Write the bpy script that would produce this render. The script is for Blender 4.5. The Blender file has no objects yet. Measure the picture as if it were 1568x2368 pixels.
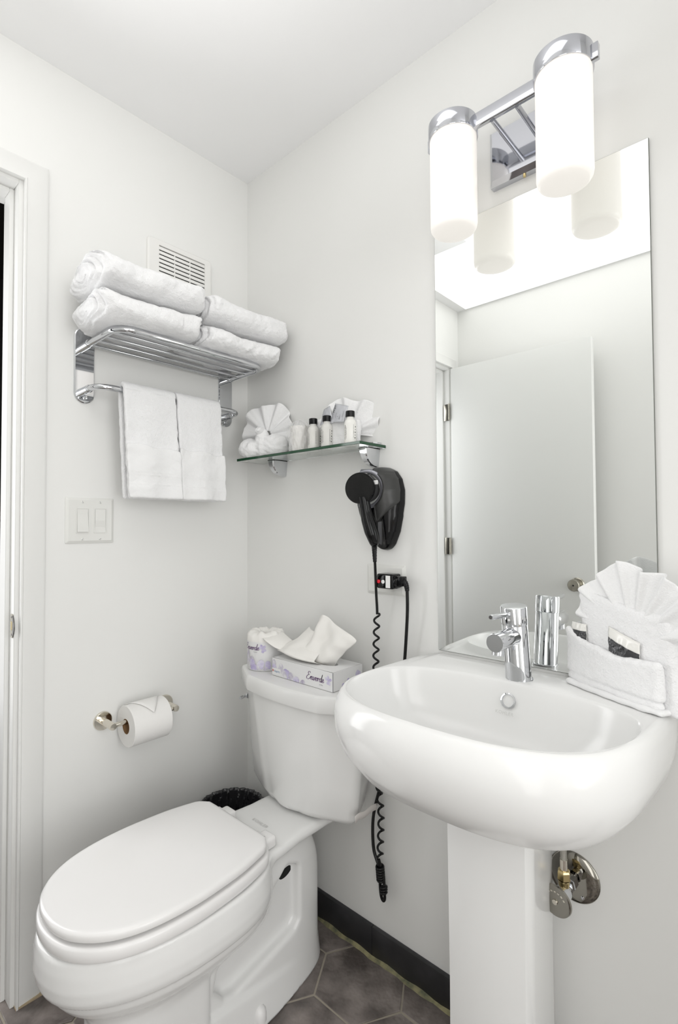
import bpy, bmesh, math, random
import numpy as np
from mathutils import Vector, Matrix
random.seed(7)
SC = bpy.context.scene
COL = SC.collection
PI = math.pi

# ------------------------------------------------------------------ camera
CAM = Vector((1.44526, -1.10840, 1.16799))
F_PX, YAW, PITCH, ROLL = 1176.36, math.radians(42.3086), math.radians(1.49857), math.radians(-0.29417)
def camera():
    fw = Vector((-math.sin(YAW)*math.cos(PITCH), math.cos(YAW)*math.cos(PITCH), math.sin(PITCH)))
    rt = Vector((math.cos(YAW), math.sin(YAW), 0)); up = rt.cross(fw)
    c, s = math.cos(ROLL), math.sin(ROLL)
    r2, u2 = rt*c + up*s, -rt*s + up*c
    cd = bpy.data.cameras.new('camera'); cd.sensor_fit = 'HORIZONTAL'; cd.sensor_width = 36
    cd.lens = F_PX/1568*36; cd.clip_start = .02; cd.clip_end = 50
    co = bpy.data.objects.new('camera', cd); COL.objects.link(co)
    M = Matrix((r2, u2, -fw)).transposed().to_4x4(); M.translation = CAM
    co.matrix_world = M; SC.camera = co
camera()

# ------------------------------------------------------------------ light and exposure
SC.view_settings.view_transform = 'Standard'; SC.view_settings.look = 'None'
SC.view_settings.gamma = 1; SC.view_settings.use_curve_mapping = False
SC.view_settings.exposure = 0.20
W = bpy.data.worlds.new('world'); SC.world = W; W.use_nodes = True
W.node_tree.nodes['Background'].inputs[0].default_value = (.9, .95, 1, 1)
W.node_tree.nodes['Background'].inputs[1].default_value = .25
def area(name, loc, target, size, power, col=(1, 1, 1), sy=None):
    l = bpy.data.lights.new(name, 'AREA'); l.energy = power; l.size = size; l.color = col
    if sy: l.shape = 'RECTANGLE'; l.size_y = sy
    o = bpy.data.objects.new(name, l); COL.objects.link(o); o.location = loc
    o.rotation_euler = (Vector(target)-Vector(loc)).to_track_quat('-Z', 'Y').to_euler()
    return o
area('right_side_fill', (3.55, -.80, 1.15), (0, -.60, .95), 1.25, 22, (.985, .99, 1), 2.1)  # added fill from the unseen right end, not a real window
area('ceiling_fill', (.95, -1.07, 2.388), (.95, -1.07, 0), 1.1, 2.45, (1, .99, .975), .86)  # added fill under the ceiling, also whitens the mirrored ceiling; no real fitting
area('ceiling_edge_fill', (.23, -1.19, 2.388), (.23, -1.19, 0), .34, .56, (1, .99, .975), .62)  # second added ceiling fill beside the first, no real fitting
area('doorway_fill', (-.45, -1.16, 1.25), (1, -.75, .9), .42, 8, (.99, .99, 1), 1.5)  # added fill shining in through the doorway, no hall lamp known
area('bounced_flash', (.70, -.75, 1.95), (.70, -.75, 3), .5, 1.15, (1, .99, .98))
area('front_low_fill', (1.45, -1.505, .95), (.35, -.15, .65), .9, 8.3, (1, .99, .98), 1.7)  # unseen fill lamp added to lift the toilet and lower left wall

# ------------------------------------------------------------------ materials
def nodes(m): return m.node_tree.nodes, m.node_tree.links
def mat(name, col, rough=.5, metal=0, spec=.5, coat=0, bump=None, ior=None, trans=0, emit=None, estr=0, alpha=1, sheen=0):
    m = bpy.data.materials.new(name); m.use_nodes = True
    N, L = nodes(m); b = N['Principled BSDF']
    b.inputs['Base Color'].default_value = (*col, 1); b.inputs['Roughness'].default_value = rough
    b.inputs['Metallic'].default_value = metal; b.inputs['Specular IOR Level'].default_value = spec
    b.inputs['Coat Weight'].default_value = coat; b.inputs['Coat Roughness'].default_value = .03
    b.inputs['Transmission Weight'].default_value = trans; b.inputs['Alpha'].default_value = alpha
    if ior: b.inputs['IOR'].default_value = ior
    if sheen: b.inputs['Sheen Weight'].default_value = sheen
    if emit: b.inputs['Emission Color'].default_value = (*emit, 1); b.inputs['Emission Strength'].default_value = estr
    if bump:
        for k, (scale, strength, dist) in enumerate(bump):
            t = N.new('ShaderNodeTexNoise'); t.inputs['Scale'].default_value = scale; t.inputs['Detail'].default_value = 3
            co = N.new('ShaderNodeTexCoord'); L.new(co.outputs['Object'], t.inputs['Vector'])
            bp = N.new('ShaderNodeBump'); bp.inputs['Strength'].default_value = strength; bp.inputs['Distance'].default_value = dist
            L.new(t.outputs['Fac'], bp.inputs['Height'])
            if k: L.new(prev.outputs['Normal'], bp.inputs['Normal'])
            prev = bp
        L.new(prev.outputs['Normal'], b.inputs['Normal'])
    return m
def mottle(m, cols, scale, detail=4, pos=(.35, .65)):
    N, L = nodes(m); b = N['Principled BSDF']
    t = N.new('ShaderNodeTexNoise'); t.inputs['Scale'].default_value = scale; t.inputs['Detail'].default_value = detail
    co = N.new('ShaderNodeTexCoord'); L.new(co.outputs['Object'], t.inputs['Vector'])
    r = N.new('ShaderNodeValToRGB'); r.color_ramp.elements[0].position = pos[0]; r.color_ramp.elements[1].position = pos[1]
    r.color_ramp.elements[0].color = (*cols[0], 1); r.color_ramp.elements[1].color = (*cols[1], 1)
    L.new(t.outputs['Fac'], r.inputs['Fac']); L.new(r.outputs['Color'], b.inputs['Base Color'])
    return m
WALL = mat('wall_paint', (.86, .86, .84), .55, spec=.3, bump=[(35, .05, .004)])
CEIL = mat('ceiling_paint', (.945, .945, .945), .8, spec=.2)
TRIM = mat('trim_paint', (.84, .84, .82), .35, spec=.4, bump=[(60, .04, .003)])
DOORP = mat('door_paint', (.78, .785, .765), .4, spec=.3)
CERAM = mat('white_porcelain', (.85, .85, .838), .16, spec=.5, coat=0)
PLAST = mat('white_seat_plastic', (.87, .86, .85), .22)
SWITCH = mat('white_switch_plastic', (.80, .80, .77), .25)
CHROME = mat('polished_chrome', (.66, .67, .69), .05, 1)
DIMCHROME = mat('dim_reflection_chrome', (.58, .59, .63), .07, 1)  # vanity chrome greyed so its colour carries a dimmer reflection
DARKREFL = mat('dark_reflection_chrome', (.34, .325, .29), .06, 1)  # ordinary chrome; reflections of dark surroundings are put into the base colour
NICKEL = mat('warm_nickel', (.74, .70, .62), .10, 1)
BRUSHED = mat('brushed_bronze_metal', (.38, .36, .31), .25, 1)
DARKMET = mat('dark_metal', (.16, .155, .15), .35, 1)
BRASS = mat('brass', (.62, .50, .26), .22, 1)
STEELBRAID = mat('braided_steel', (.45, .44, .40), .35, 1, bump=[(900, .8, .001)])
MIRR = mat('mirror_silver', (.92, .935, .925), .0, 1)
MIRREDGE = mat('mirror_edge', (.30, .31, .29), .15, .9)
TOWEL = mat('white_terry', (.90, .90, .905), .95, spec=.1, sheen=.3, bump=[(330, .55, .003), (130, .30, .0035)])
TOWELFLAT = mat('white_woven_band', (.89, .89, .89), .85, spec=.15, bump=[(380, .35, .002)])
CLOTH = mat('white_washcloth', (.90, .90, .90), .95, spec=.1, sheen=.2, bump=[(380, .45, .0025), (120, .25, .003)])
TISSUE = mat('soft_tissue_paper', (.90, .885, .85), .95, spec=.05)
PAPER = mat('white_toilet_paper', (.87, .86, .84), .95, spec=.05, bump=[(300, .12, .002)])
CARD = mat('brown_cardboard_core', (.26, .15, .07), .9)
BOXCARD = mat('white_box_card', (.83, .83, .83), .5)
BLACKP = mat('black_plastic', (.004, .004, .0045), .12, spec=.30)
BLACKC = mat('black_cord_rubber', (.006, .006, .006), .32, spec=.35)
GREYP = mat('charcoal_metallic_plastic', (.055, .055, .054), .36, .4)
RINGP = mat('silver_grey_plastic', (.34, .34, .38), .3, .7)
MESHP = mat('dark_filter_mesh', (.006, .006, .0055), .28, 0, .25, bump=[(1500, .9, .002)])
BASEB = mottle(mat('charcoal_tile', (.03, .03, .033), .35), ((.024, .024, .026), (.05, .05, .055)), 14, 5, (.45, .9))
GROUT = mat('beige_grout', (.38, .34, .28), .9)
CAULK = mottle(mat('yellowed_caulk', (.33, .31, .17), .8), ((.13, .135, .085), (.34, .31, .17)), 40)
TILE = mottle(mat('dark_hexagon_tile', (.12, .10, .09), .30, bump=[(16, .5, .02), (60, .2, .006)]), ((.115, .098, .09), (.30, .262, .243)), 9, 8, (.38, .66))
WOODRAW = mat('bare_wood', (.45, .36, .24), .8)
GLASS = mat('clear_shelf_glass', (.93, .98, .95), .0, trans=1, ior=1.45)
GLASSEDGE = mat('green_glass_edge', (.005, .06, .022), .08, spec=.6)
SHADE = mat('frosted_glass_shade', (.90, .885, .86), .3, emit=(1, .93, .84), estr=.28)
VENTP = mat('white_vent_plastic', (.86, .855, .83), .45)
BLACK = mat('black_void', (.004, .004, .004), .9)
BOTTLEP = mat('milky_bottle', (.86, .85, .81), .12, spec=.5)
BOTTLECL = mat('clear_bottle', (.90, .89, .85), .05, trans=.25, ior=1.4)
LABELINK = mat('black_print', (.02, .02, .02), .6)
GREYINK = mat('grey_print', (.30, .30, .32), .6)
SACHET = mat('silver_sachet', (.56, .57, .60), .3, .25, bump=[(60, .25, .004)])
FILM = mat('crinkled_clear_film', (.97, .97, .97), .12, trans=.0, alpha=.32, spec=.8, bump=[(45, .4, .008)])
CUPW = mat('white_plastic_cup', (.86, .84, .80), .35)
BAGBLACK = mat('black_bin_liner', (.03, .03, .033), .14, spec=.8, bump=[(30, .9, .02)])
BINP = mat('dark_bin_plastic', (.02, .02, .022), .4)
PURPLE = mat('purple_print', (.13, .055, .17), .6)
LILAC = mottle(mat('lilac_petal_print', (.55, .48, .70), .6), ((.78, .76, .85), (.47, .41, .66)), 55, 2, (.3, .7))
LILAC2 = mottle(mat('grey_petal_print', (.55, .52, .60), .6), ((.80, .79, .82), (.47, .43, .55)), 60, 2, (.3, .7))
BLUEINK = mat('blue_print', (.08, .20, .42), .6)
REDINK = mat('red_print', (.55, .06, .04), .6)
WHITEP = mat('white_label_paper', (.86, .86, .85), .6)
REDBTN = mat('red_button', (.80, .01, .03), .3)
TAGP = mat('white_tag_paper', (.80, .76, .73), .6)
ETCH = mat('embossed_grey', (.62, .62, .60), .3)
HALL = mat('hall_unlit_tone', (.045, .042, .04), .8, spec=.1)  # near-black colour stands in for the missing light in the hall

# ------------------------------------------------------------------ mesh helpers
BASE = {}
def tag(o, label=None, cat=None, group=None, kind=None):
    if label: o['label'] = label
    if cat: o['category'] = cat
    if group: o['group'] = group
    if kind: o['kind'] = kind
    return o
def thing(name, label, cat, loc, group=None):
    o = bpy.data.objects.new(name, None); COL.objects.link(o); o.location = loc; o.empty_display_size = .03
    BASE[o.name] = Vector(loc)
    return tag(o, label, cat, group)
def finish(me, mats, angle=35, smooth=True):
    for m in (mats if isinstance(mats, (list, tuple)) else [mats]): me.materials.append(m)
    if smooth:
        me.polygons.foreach_set('use_smooth', [True]*len(me.polygons))
        me.set_sharp_from_angle(angle=math.radians(angle))
    me.update()
def obj(name, bm, mats, parent=None, base=None, angle=35, smooth=True):
    me = bpy.data.meshes.new(name)
    if isinstance(bm, bmesh.types.BMesh):
        bmesh.ops.recalc_face_normals(bm, faces=bm.faces[:])
        bm.to_mesh(me); bm.free()
    else:
        v, fcs = bm; me.from_pydata([tuple(p) for p in v], [], [tuple(q) for q in fcs])
    finish(me, mats, angle, smooth)
    o = bpy.data.objects.new(name, me); COL.objects.link(o)
    if parent is not None: b = BASE[parent.name]; o.parent = parent
    else: b = Vector(base) if base is not None else Vector((0, 0, 0)); o.location = b
    me.transform(Matrix.Translation(-b)); BASE[o.name] = b
    return o
def struct(name, bm, mats, **k):
    o = obj(name, bm, mats, **k)
    if o.parent is None: o['kind'] = 'structure'
    return o
def B(): return bmesh.new()
def bx(bm, lo, hi, bev=0, seg=2, M=None, mi=0):
    lo, hi = Vector(lo), Vector(hi); c = (lo+hi)/2; s = hi-lo
    r = bmesh.ops.create_cube(bm, size=1, matrix=Matrix.Translation(c) @ Matrix.Diagonal((abs(s.x), abs(s.y), abs(s.z), 1)))
    vs = r['verts']; fs = list({f for v in vs for f in v.link_faces})
    if bev > 0:
        es = list({e for v in vs for e in v.link_edges})
        rr = bmesh.ops.bevel(bm, geom=es, offset=bev, segments=seg, affect='EDGES', profile=.5)
        vs = list({v for f in rr['faces'] for v in f.verts} | {v for v in vs if v.is_valid})
        fs = list({f for v in vs for f in v.link_faces})
    for f in fs: f.material_index = mi
    if M is not None: bmesh.ops.transform(bm, matrix=M, verts=vs)
    return vs
def cr(pts, n=8, closed=False):
    P = [Vector(p) for p in pts]; out = []; m = len(P)
    rng = range(m) if closed else range(m-1)
    for i in rng:
        if closed: a, b, c, d = P[i-1], P[i], P[(i+1) % m], P[(i+2) % m]
        else: a, b, c, d = P[max(i-1, 0)], P[i], P[i+1], P[min(i+2, m-1)]
        for k in range(n):
            t = k/n
            out.append(.5*((2*b)+(c-a)*t+(2*a-5*b+4*c-d)*t*t+(3*b-a-3*c+d)*t**3))
    if not closed: out.append(P[-1])
    return out
def ringface(bm, ra, rb, mi=0):
    n = len(ra)
    for i in range(n):
        f = bm.faces.new((ra[i], ra[(i+1) % n], rb[(i+1) % n], rb[i])); f.material_index = mi
def loft(bm, rings, cap0=True, cap1=True, mi=0):
    R = [[bm.verts.new(p) for p in r] for r in rings]
    for a, b in zip(R, R[1:]): ringface(bm, a, b, mi)
    if cap0: bm.faces.new(R[0][::-1]).material_index = mi
    if cap1: bm.faces.new(R[-1]).material_index = mi
    return R
def tube(bm, pts, r, seg=10, closed=False, cap=True, mi=0):
    P = [Vector(p) for p in pts]; n = len(P)
    rr = r if isinstance(r, (list, tuple)) else [r]*n
    T = []
    for i in range(n):
        if closed: t = P[(i+1) % n]-P[i-1]
        else: t = P[min(i+1, n-1)]-P[max(i-1, 0)]
        T.append(t.normalized())
    nrm = T[0].orthogonal().normalized(); rings = []
    for i in range(n):
        if i:
            ax = T[i-1].cross(T[i])
            if ax.length > 1e-9: nrm = Matrix.Rotation(T[i-1].angle(T[i]), 3, ax.normalized()) @ nrm
        bn = T[i].cross(nrm)
        rings.append([P[i]+(nrm*math.cos(a)+bn*math.sin(a))*rr[i] for a in [2*PI*k/seg for k in range(seg)]])
    R = loft(bm, rings, cap and not closed, cap and not closed, mi)
    if closed: ringface(bm, R[-1], R[0], mi)
def frame(axis):
    w = Vector(axis).normalized(); u = w.orthogonal().normalized(); return u, w.cross(u), w
def lathe(bm, prof, o, axis=(0, 0, 1), seg=32, cap0=True, cap1=True, mi=0, rfun=None):
    u, v, w = frame(axis); o = Vector(o)
    rings = [[o+w*h+(u*math.cos(a)+v*math.sin(a))*(r*(rfun(a, h) if rfun else 1)) for a in [2*PI*k/seg for k in range(seg)]] for r, h in prof]
    return loft(bm, rings, cap0, cap1, mi)
def prism(bm, poly, o, u, v, w, d, mi=0):
    """polygon (a,b) in the plane o+u*a+v*b, thickened along w by d"""
    o, u, v, w = Vector(o), Vector(u), Vector(v), Vector(w)
    loft(bm, [[o+u*a+v*b for a, b in poly], [o+u*a+v*b+w*d for a, b in poly]], mi=mi)
def rrect(w, h, r, n=5):
    out = []
    for cx, cy, a0 in ((w/2-r, h/2-r, 0), (-w/2+r, h/2-r, 90), (-w/2+r, -h/2+r, 180), (w/2-r, -h/2+r, 270)):
        out += [(cx+r*math.cos(math.radians(a0+90*k/n)), cy+r*math.sin(math.radians(a0+90*k/n))) for k in range(n+1)]
    return out
def grid(bm, fn, nu, nv, closed_u=False, mi=0):
    V = [[bm.verts.new(fn(i/(nu if closed_u else nu-1), j/(nv-1))) for j in range(nv)] for i in range(nu)]
    for i in range(nu if closed_u else nu-1):
        for j in range(nv-1):
            k = (i+1) % nu
            bm.faces.new((V[i][j], V[k][j], V[k][j+1], V[i][j+1])).material_index = mi
    return V
def solid(o, t, sub=0, offset=0):
    m = o.modifiers.new('thickness', 'SOLIDIFY'); m.thickness = t; m.offset = offset
    if sub: s = o.modifiers.new('sub', 'SUBSURF'); s.levels = sub; s.render_levels = sub
    return o
_dg = []
def text_bm(s, size, o, u, v, depth=.0003, shear=0, space=1, align='LEFT', fmap=None):
    cu = bpy.data.curves.new('t', 'FONT'); cu.body = s; cu.size = size; cu.shear = shear; cu.space_character = space
    cu.align_x = align; cu.extrude = 0; cu.resolution_u = 3
    t = bpy.data.objects.new('t', cu); COL.objects.link(t)
    dg = bpy.context.evaluated_depsgraph_get(); dg.update()
    me = bpy.data.meshes.new_from_object(t.evaluated_get(dg))
    bm = B(); bm.from_mesh(me)
    bpy.data.objects.remove(t); bpy.data.curves.remove(cu); bpy.data.meshes.remove(me)
    o, u, v = Vector(o), Vector(u).normalized(), Vector(v).normalized(); w = u.cross(v)
    for x in bm.verts:
        a, b = x.co.x, x.co.y
        x.co = fmap(a, b) if fmap else o+u*a+v*b+w*depth
    return bm
def join(bm, other):
    me = bpy.data.meshes.new('tmp'); other.to_mesh(me); other.free(); bm.from_mesh(me); bpy.data.meshes.remove(me)

# ------------------------------------------------------------------ implicit surfaces (porcelain and terry shapes)
_r = np.random.default_rng(3)
def nz(X, Y, Z, wl, seed=0, n=14):
    r = np.random.default_rng(int(seed*10)); out = 0
    for _ in range(n):
        d = r.normal(size=3); d /= np.linalg.norm(d); k = 2*PI/wl*r.uniform(.6, 1.5)
        out = out+np.sin(k*(d[0]*X+d[1]*Y+d[2]*Z)+r.uniform(0, 6.28))
    return out/math.sqrt(n)
def smin(a, b, k): h = np.maximum(k-np.abs(a-b), 0)/k; return np.minimum(a, b)-h*h*k*.25
def smax(a, b, k): return -smin(-a, -b, k)
def sdbox(X, Y, Z, c, h, r):
    qx, qy, qz = np.abs(X-c[0])-h[0]+r, np.abs(Y-c[1])-h[1]+r, np.abs(Z-c[2])-h[2]+r
    return np.sqrt(np.maximum(qx, 0)**2+np.maximum(qy, 0)**2+np.maximum(qz, 0)**2)+np.minimum(np.maximum(qx, np.maximum(qy, qz)), 0)-r
def sdpoly(x, y, P):
    d = np.full(x.shape, 1e9); s = np.ones(x.shape); n = len(P)
    for i in range(n):
        ax, ay = P[i]; bx_, by = P[i-1]; ex, ey = bx_-ax, by-ay; wx, wy = x-ax, y-ay
        t = np.clip((wx*ex+wy*ey)/(ex*ex+ey*ey), 0, 1)
        d = np.minimum(d, (wx-ex*t)**2+(wy-ey*t)**2)
        c1, c2, c3 = y >= ay, y < by, ex*wy > ey*wx
        s = np.where((c1 & c2 & c3) | (~c1 & ~c2 & ~c3), -s, s)
    return s*np.sqrt(d)
def sdf_mesh(fn, lo, hi, h, newton=2):
    ax = [np.arange(lo[i]-2*h, hi[i]+2.5*h, h) for i in range(3)]
    X, Y, Z = np.meshgrid(*ax, indexing='ij'); V = fn(X, Y, Z); nx, ny, nz_ = V.shape
    ins = V < 0
    P = np.zeros((nx-1, ny-1, nz_-1, 3)); cnt = np.zeros((nx-1, ny-1, nz_-1))
    corners = [(i, j, k) for i in (0, 1) for j in (0, 1) for k in (0, 1)]
    def sub(A, c): return A[c[0]:nx-1+c[0], c[1]:ny-1+c[1], c[2]:nz_-1+c[2]]
    for c in corners:
        for d in range(3):
            if c[d]: continue
            c2 = list(c); c2[d] = 1
            va, vb = sub(V, c), sub(V, c2); cross = (va < 0) != (vb < 0)
            with np.errstate(divide='ignore', invalid='ignore'): t = np.where(cross, va/(va-vb), 0)
            for e in range(3):
                base = float(c[e]); P[..., e] += np.where(cross, base+(t if e == d else 0), 0)
            cnt += cross
    act = cnt > 0; idx = -np.ones(act.shape, int); idx[act] = np.arange(act.sum())
    G = np.argwhere(act); pts = G+P[act]/cnt[act][:, None]
    pts = np.stack([ax[i][0]+pts[:, i]*h for i in range(3)], 1)
    F = []
    for d in range(3):
        sl = [slice(1, -1)]*3; sl[d] = slice(0, -1); s2 = list(sl); s2[d] = slice(1, None)
        a, b = ins[tuple(sl)], ins[tuple(s2)]; E = np.argwhere(a != b)
        if not len(E): continue
        flip = a[tuple(E.T)]
        o = [1, 1, 1]; o[d] = 0; E = E+np.array(o)
        e1, e2 = [(1, 2), (2, 0), (0, 1)][d]
        q = []
        for s1, s2_ in ((0, 0), (-1, 0), (-1, -1), (0, -1)):
            c = E.copy(); c[:, e1] += s1; c[:, e2] += s2_; q.append(idx[tuple(c.T)])
        q = np.stack(q, 1); q[~flip] = q[~flip][:, ::-1]; F.append(q)
    F = np.concatenate(F)
    for _ in range(newton):
        e = h*.2; x, y, z = pts.T
        v = fn(x, y, z)
        g = np.stack([fn(x+e, y, z)-fn(x-e, y, z), fn(x, y+e, z)-fn(x, y-e, z), fn(x, y, z+e)-fn(x, y, z-e)], 1)/(2*e)
        st = (v/np.maximum((g*g).sum(1), .05))[:, None]*g
        L = np.linalg.norm(st, axis=1, keepdims=True); pts = pts-st*np.minimum(1, .6*h/np.maximum(L, 1e-9))
    F = F[(F >= 0).all(1)]
    return pts.tolist(), F.tolist()
# ------------------------------------------------------------------ the room
XL, YR, H = 3.60, -1.515, 2.392
DY0, DY1, DZ = -1.420, -.7066, 2.045          # door opening in the left wall
b = B(); bx(b, (-.12, DY1+.003, 0), (0, .12, H)); bx(b, (-.12, YR-.12, 0), (0, DY0-.003, H)); bx(b, (-.12, DY0-.003, DZ+.003), (0, DY1+.003, H))
struct('wall_left', b, WALL)
b = B(); bx(b, (0, 0, 0), (XL+.12, .12, H)); struct('wall_back', b, WALL)
b = B(); bx(b, (-.12, YR-.12, 0), (XL+.12, YR, H)); struct('wall_front', b, WALL)
b = B(); bx(b, (XL, YR, 0), (XL+.12, 0, H)); struct('wall_right', b, WALL)
b = B(); bx(b, (1.78, -.26, 0), (1.88, 0, H)); struct('wall_light_baffle', b, WALL)  # unseen stub added to keep the right side fill off the back wall
b = B(); bx(b, (-.12, YR-.12, H), (XL+.12, .12, H+.1)); struct('ceiling', b, CEIL)
# floor: hexagon tiles in grout, one object
b = B(); bx(b, (-1.5, YR-.12, -.05), (XL+.12, .12, -.0015), mi=1)
s = .1247; random.seed(11)
for i in range(-11, 13):
    for j in range(-9, 9):
        cx, cy = .583+1.5*s*i, -.086+math.sqrt(3)*s*(j+(.5 if i % 2 else 0))
        if not (-1.55 < cx < XL+.1 and YR-.1 < cy < .1): continue
        tl = (random.uniform(-.004, .004), random.uniform(-.004, .004))
        def rg(r, z): return [(cx+r*math.cos(k*PI/3+ (q-.5)*.0), cy+r*math.sin(k*PI/3), z+tl[0]*math.cos(k*PI/3)*r*4+tl[1]*math.sin(k*PI/3)*r*4) for k in range(6) for q in (0,)]
        loft(b, [rg(s-.0026, -.003), rg(s-.0026, -.0008), rg(s-.0042, .0)], cap0=False)
struct('floor', b, [TILE, GROUT], angle=20)
# baseboards of dark tile
b = B()
for x0, x1 in ((-.0, .5585), (.5592, 1.17), (1.1707, 1.7795)):
    bx(b, (x0, -.0115, .0), (x1, 0, .0795), .0012)
struct('baseboard_back', b, BASEB)
b = B()
for y0, y1 in ((-.30, -.0115), (-.6495, -.3007)): bx(b, (0, y0, 0), (.0115, y1, .0795), .0012)
struct('baseboard_left', b, BASEB)
b = B()
pr_ = [(0, 0), (.0085, 0), (.007, .002), (.003, .004), (0, .006)]
xs = np.linspace(.0, 1.78, 100)
rings = []
for k, x in enumerate(xs):
    w = 1+.22*math.sin(x*47)+.15*math.sin(x*113+1); w2 = 1+.4*math.sin(x*61+2)
    rings.append([(x, -.0115-a*w, .0006+c*w2) for a, c in pr_])
loft(b, rings); struct('trim_1', b, CAULK)     # caulk line at the foot of the back baseboard

# door casing, jamb and stop (left wall)
def casing(bm, w, t, x0, r, y0, y1, z1):
    # U-shaped moulding around an opening, mitred look through one profile sweep
    pts = [(y0, 0), (y0, z1), (y1, z1), (y1, 0)]
    prof = [(0, 0), (0, t), (.004, t), (.006, t*.82), (w-.006, t*.62), (w, t*.42), (w, 0)]
    rings = []
    for (y, z), (dy, dz) in zip(pts, ((-1, 0), (-1, 1), (1, 1), (1, 0))):
        rings.append([(x0+d, y+dy*a, z+dz*a) for a, d in prof])
    loft(bm, rings)
b = B(); casing(b, .057, .019, 0, 0, DY0, DY1, DZ); struct('trim_2', b, TRIM)
b = B()
JY1, JY0, JZ = DY1-.0095, DY0+.0095, DZ-.0095      # faces of the jamb
bx(b, (-.125, JY1, 0), (.0015, DY1+.003, DZ+.003), .0015, 1); bx(b, (-.125, DY0-.003, 0), (.0015, JY0, DZ+.003), .0015, 1); bx(b, (-.125, JY0, JZ), (.0015, JY1, DZ+.003), .0015, 1)
bx(b, (-.075, JY1-.0105, 0), (-.0350, JY1, JZ), .0015, 1); bx(b, (-.075, JY0, 0), (-.0350, JY0+.0105, JZ), .0015, 1); bx(b, (-.075, JY0+.0105, JZ-.0105), (-.0350, JY1-.0105, JZ), .0015, 1)
struct('trim_3', b, TRIM)
b = B(); casing(b, .057, -.019, -.12, 0, DY0, DY1, DZ); struct('trim_4', b, TRIM)
b = B(); bx(b, (.0005, DY1-.001, 0), (.0185, DY1+.057, .004)); struct('trim_5', b, WOODRAW)
# strike plate on the jamb
t = thing('strike_plate', 'dark metal strike plate on the white door jamb at the left edge', 'strike plate', (-.012, JY1, .922))
yj = JY1
b = B(); prism(b, [(a-.0115, c+.9225) for a, c in rrect(.020, .058, .003)], (0, yj, 0), (1, 0, 0), (0, 0, 1), (0, -1, 0), .0016); obj('plate', b, BRUSHED, t)
b = B(); pts = [(-.002+.0125*math.sin(PI*k/12), .9225-.027+.054*k/12) for k in range(13)]
prism(b, pts, (0, yj-.0004, 0), (1, 0, 0), (0, 0, 1), (0, -1, 0), .0022); obj('lip', b, DARKMET, t)
b = B(); prism(b, [(a-.0125, c+.9225) for a, c in rrect(.010, .022, .003)], (0, yj-.0014, 0), (1, 0, 0), (0, 0, 1), (0, -1, 0), .0006); obj('latch_hole', b, BRASS, t)
for z in (.9010, .9440):
    b = B(); lathe(b, [(.0032, 0), (.0028, .0008), (0.0005, .001)], (-.0125, yj-.0014, z), (0, -1, 0), 10); obj('screw', b, DARKMET, t)
# hallway beyond the doorway
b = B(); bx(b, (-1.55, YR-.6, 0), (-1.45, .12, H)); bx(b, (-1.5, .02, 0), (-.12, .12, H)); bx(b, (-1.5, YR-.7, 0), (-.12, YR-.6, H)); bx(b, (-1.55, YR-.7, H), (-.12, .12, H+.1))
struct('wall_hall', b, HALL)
# the open door, lying against the front wall (seen in the mirror)
t = thing('door', 'plain white bathroom door standing open, seen reflected in the mirror', 'door', (.02, -1.43, 0))
b = B(); bx(b, (.016, -1.438, .012), (.745, -1.400, 2.034), .0025); obj('door_leaf', b, DOORP, t)
kn = B(); lathe(kn, [(.032, 0), (.032, .004), (.028, .008), (.013, .010), (.011, .026), (.022, .036), (.0275, .046), (.0275, .056), (.024, .061), (.0225, .0615)], (.668, -1.400, .888), (0, 1, 0), 28)
k = obj('knob', kn, BRUSHED, t)
b = B(); lathe(b, [(.004, 0), (.0035, .0012)], (.668, -1.3385, .888), (0, 1, 0), 12); obj('keyhole', b, BLACK, k)
for z in (1.795, 1.05, .25):
    h = B(); bx(h, (-.030, -1.4065, z-.046), (.004, -1.4035, z+.046), .001); tube(h, [(.008, -1.396, z-.045), (.008, -1.396, z+.045)], .0055, 12); obj('hinge', h, BRUSHED, t)

# ------------------------------------------------------------------ mirror
b = B(); bx(b, (.7722, -.0062, .8585), (1.2447, -.0002, 1.9045), .0012, 1)
for f in b.faces: f.material_index = 0 if f.normal.y < -.99 else 1
o = obj('wall_mirror', b, [MIRR, MIRREDGE], None, (1.008, -.003, .8585)); tag(o, 'tall frameless wall mirror above the sink', 'mirror')

# ------------------------------------------------------------------ vanity light
t = thing('vanity_light', 'chrome two lamp wall light with frosted glass cylinders above mirror', 'wall light', (1.0045, 0, 2.0))
YS = -.108
b = B(); prof = [(.0745, 0), (.0745, .016), (.0655, .026)]
rings = []
for hw, d in prof: rings.append([(1.0045+sx*hw, -d, 2.006+sz*(hw-.0105)) for sx, sz in ((-1, -1), (1, -1), (1, 1), (-1, 1))])
loft(b, rings); obj('back_plate', b, DIMCHROME, t, angle=10)
b = B(); lathe(b, [(.0035, 0), (.0035, .006), (.003, .007)], (1.008, -.013, 1.9425), (0, 0, -1), 14); obj('set_screw', b, BRASS, t)
b = B(); bx(b, (.8235, YS-.006, 2.0255), (1.1875, YS+.006, 2.0545), .0012); obj('cross_bar', b, DIMCHROME, t)
for x in (.9775, 1.0315):
    b = B(); tube(b, [(x, -.024, 2.0265), (x, YS+.002, 2.0265)], .0056, 16); obj('arm', b, DIMCHROME, t)
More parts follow.
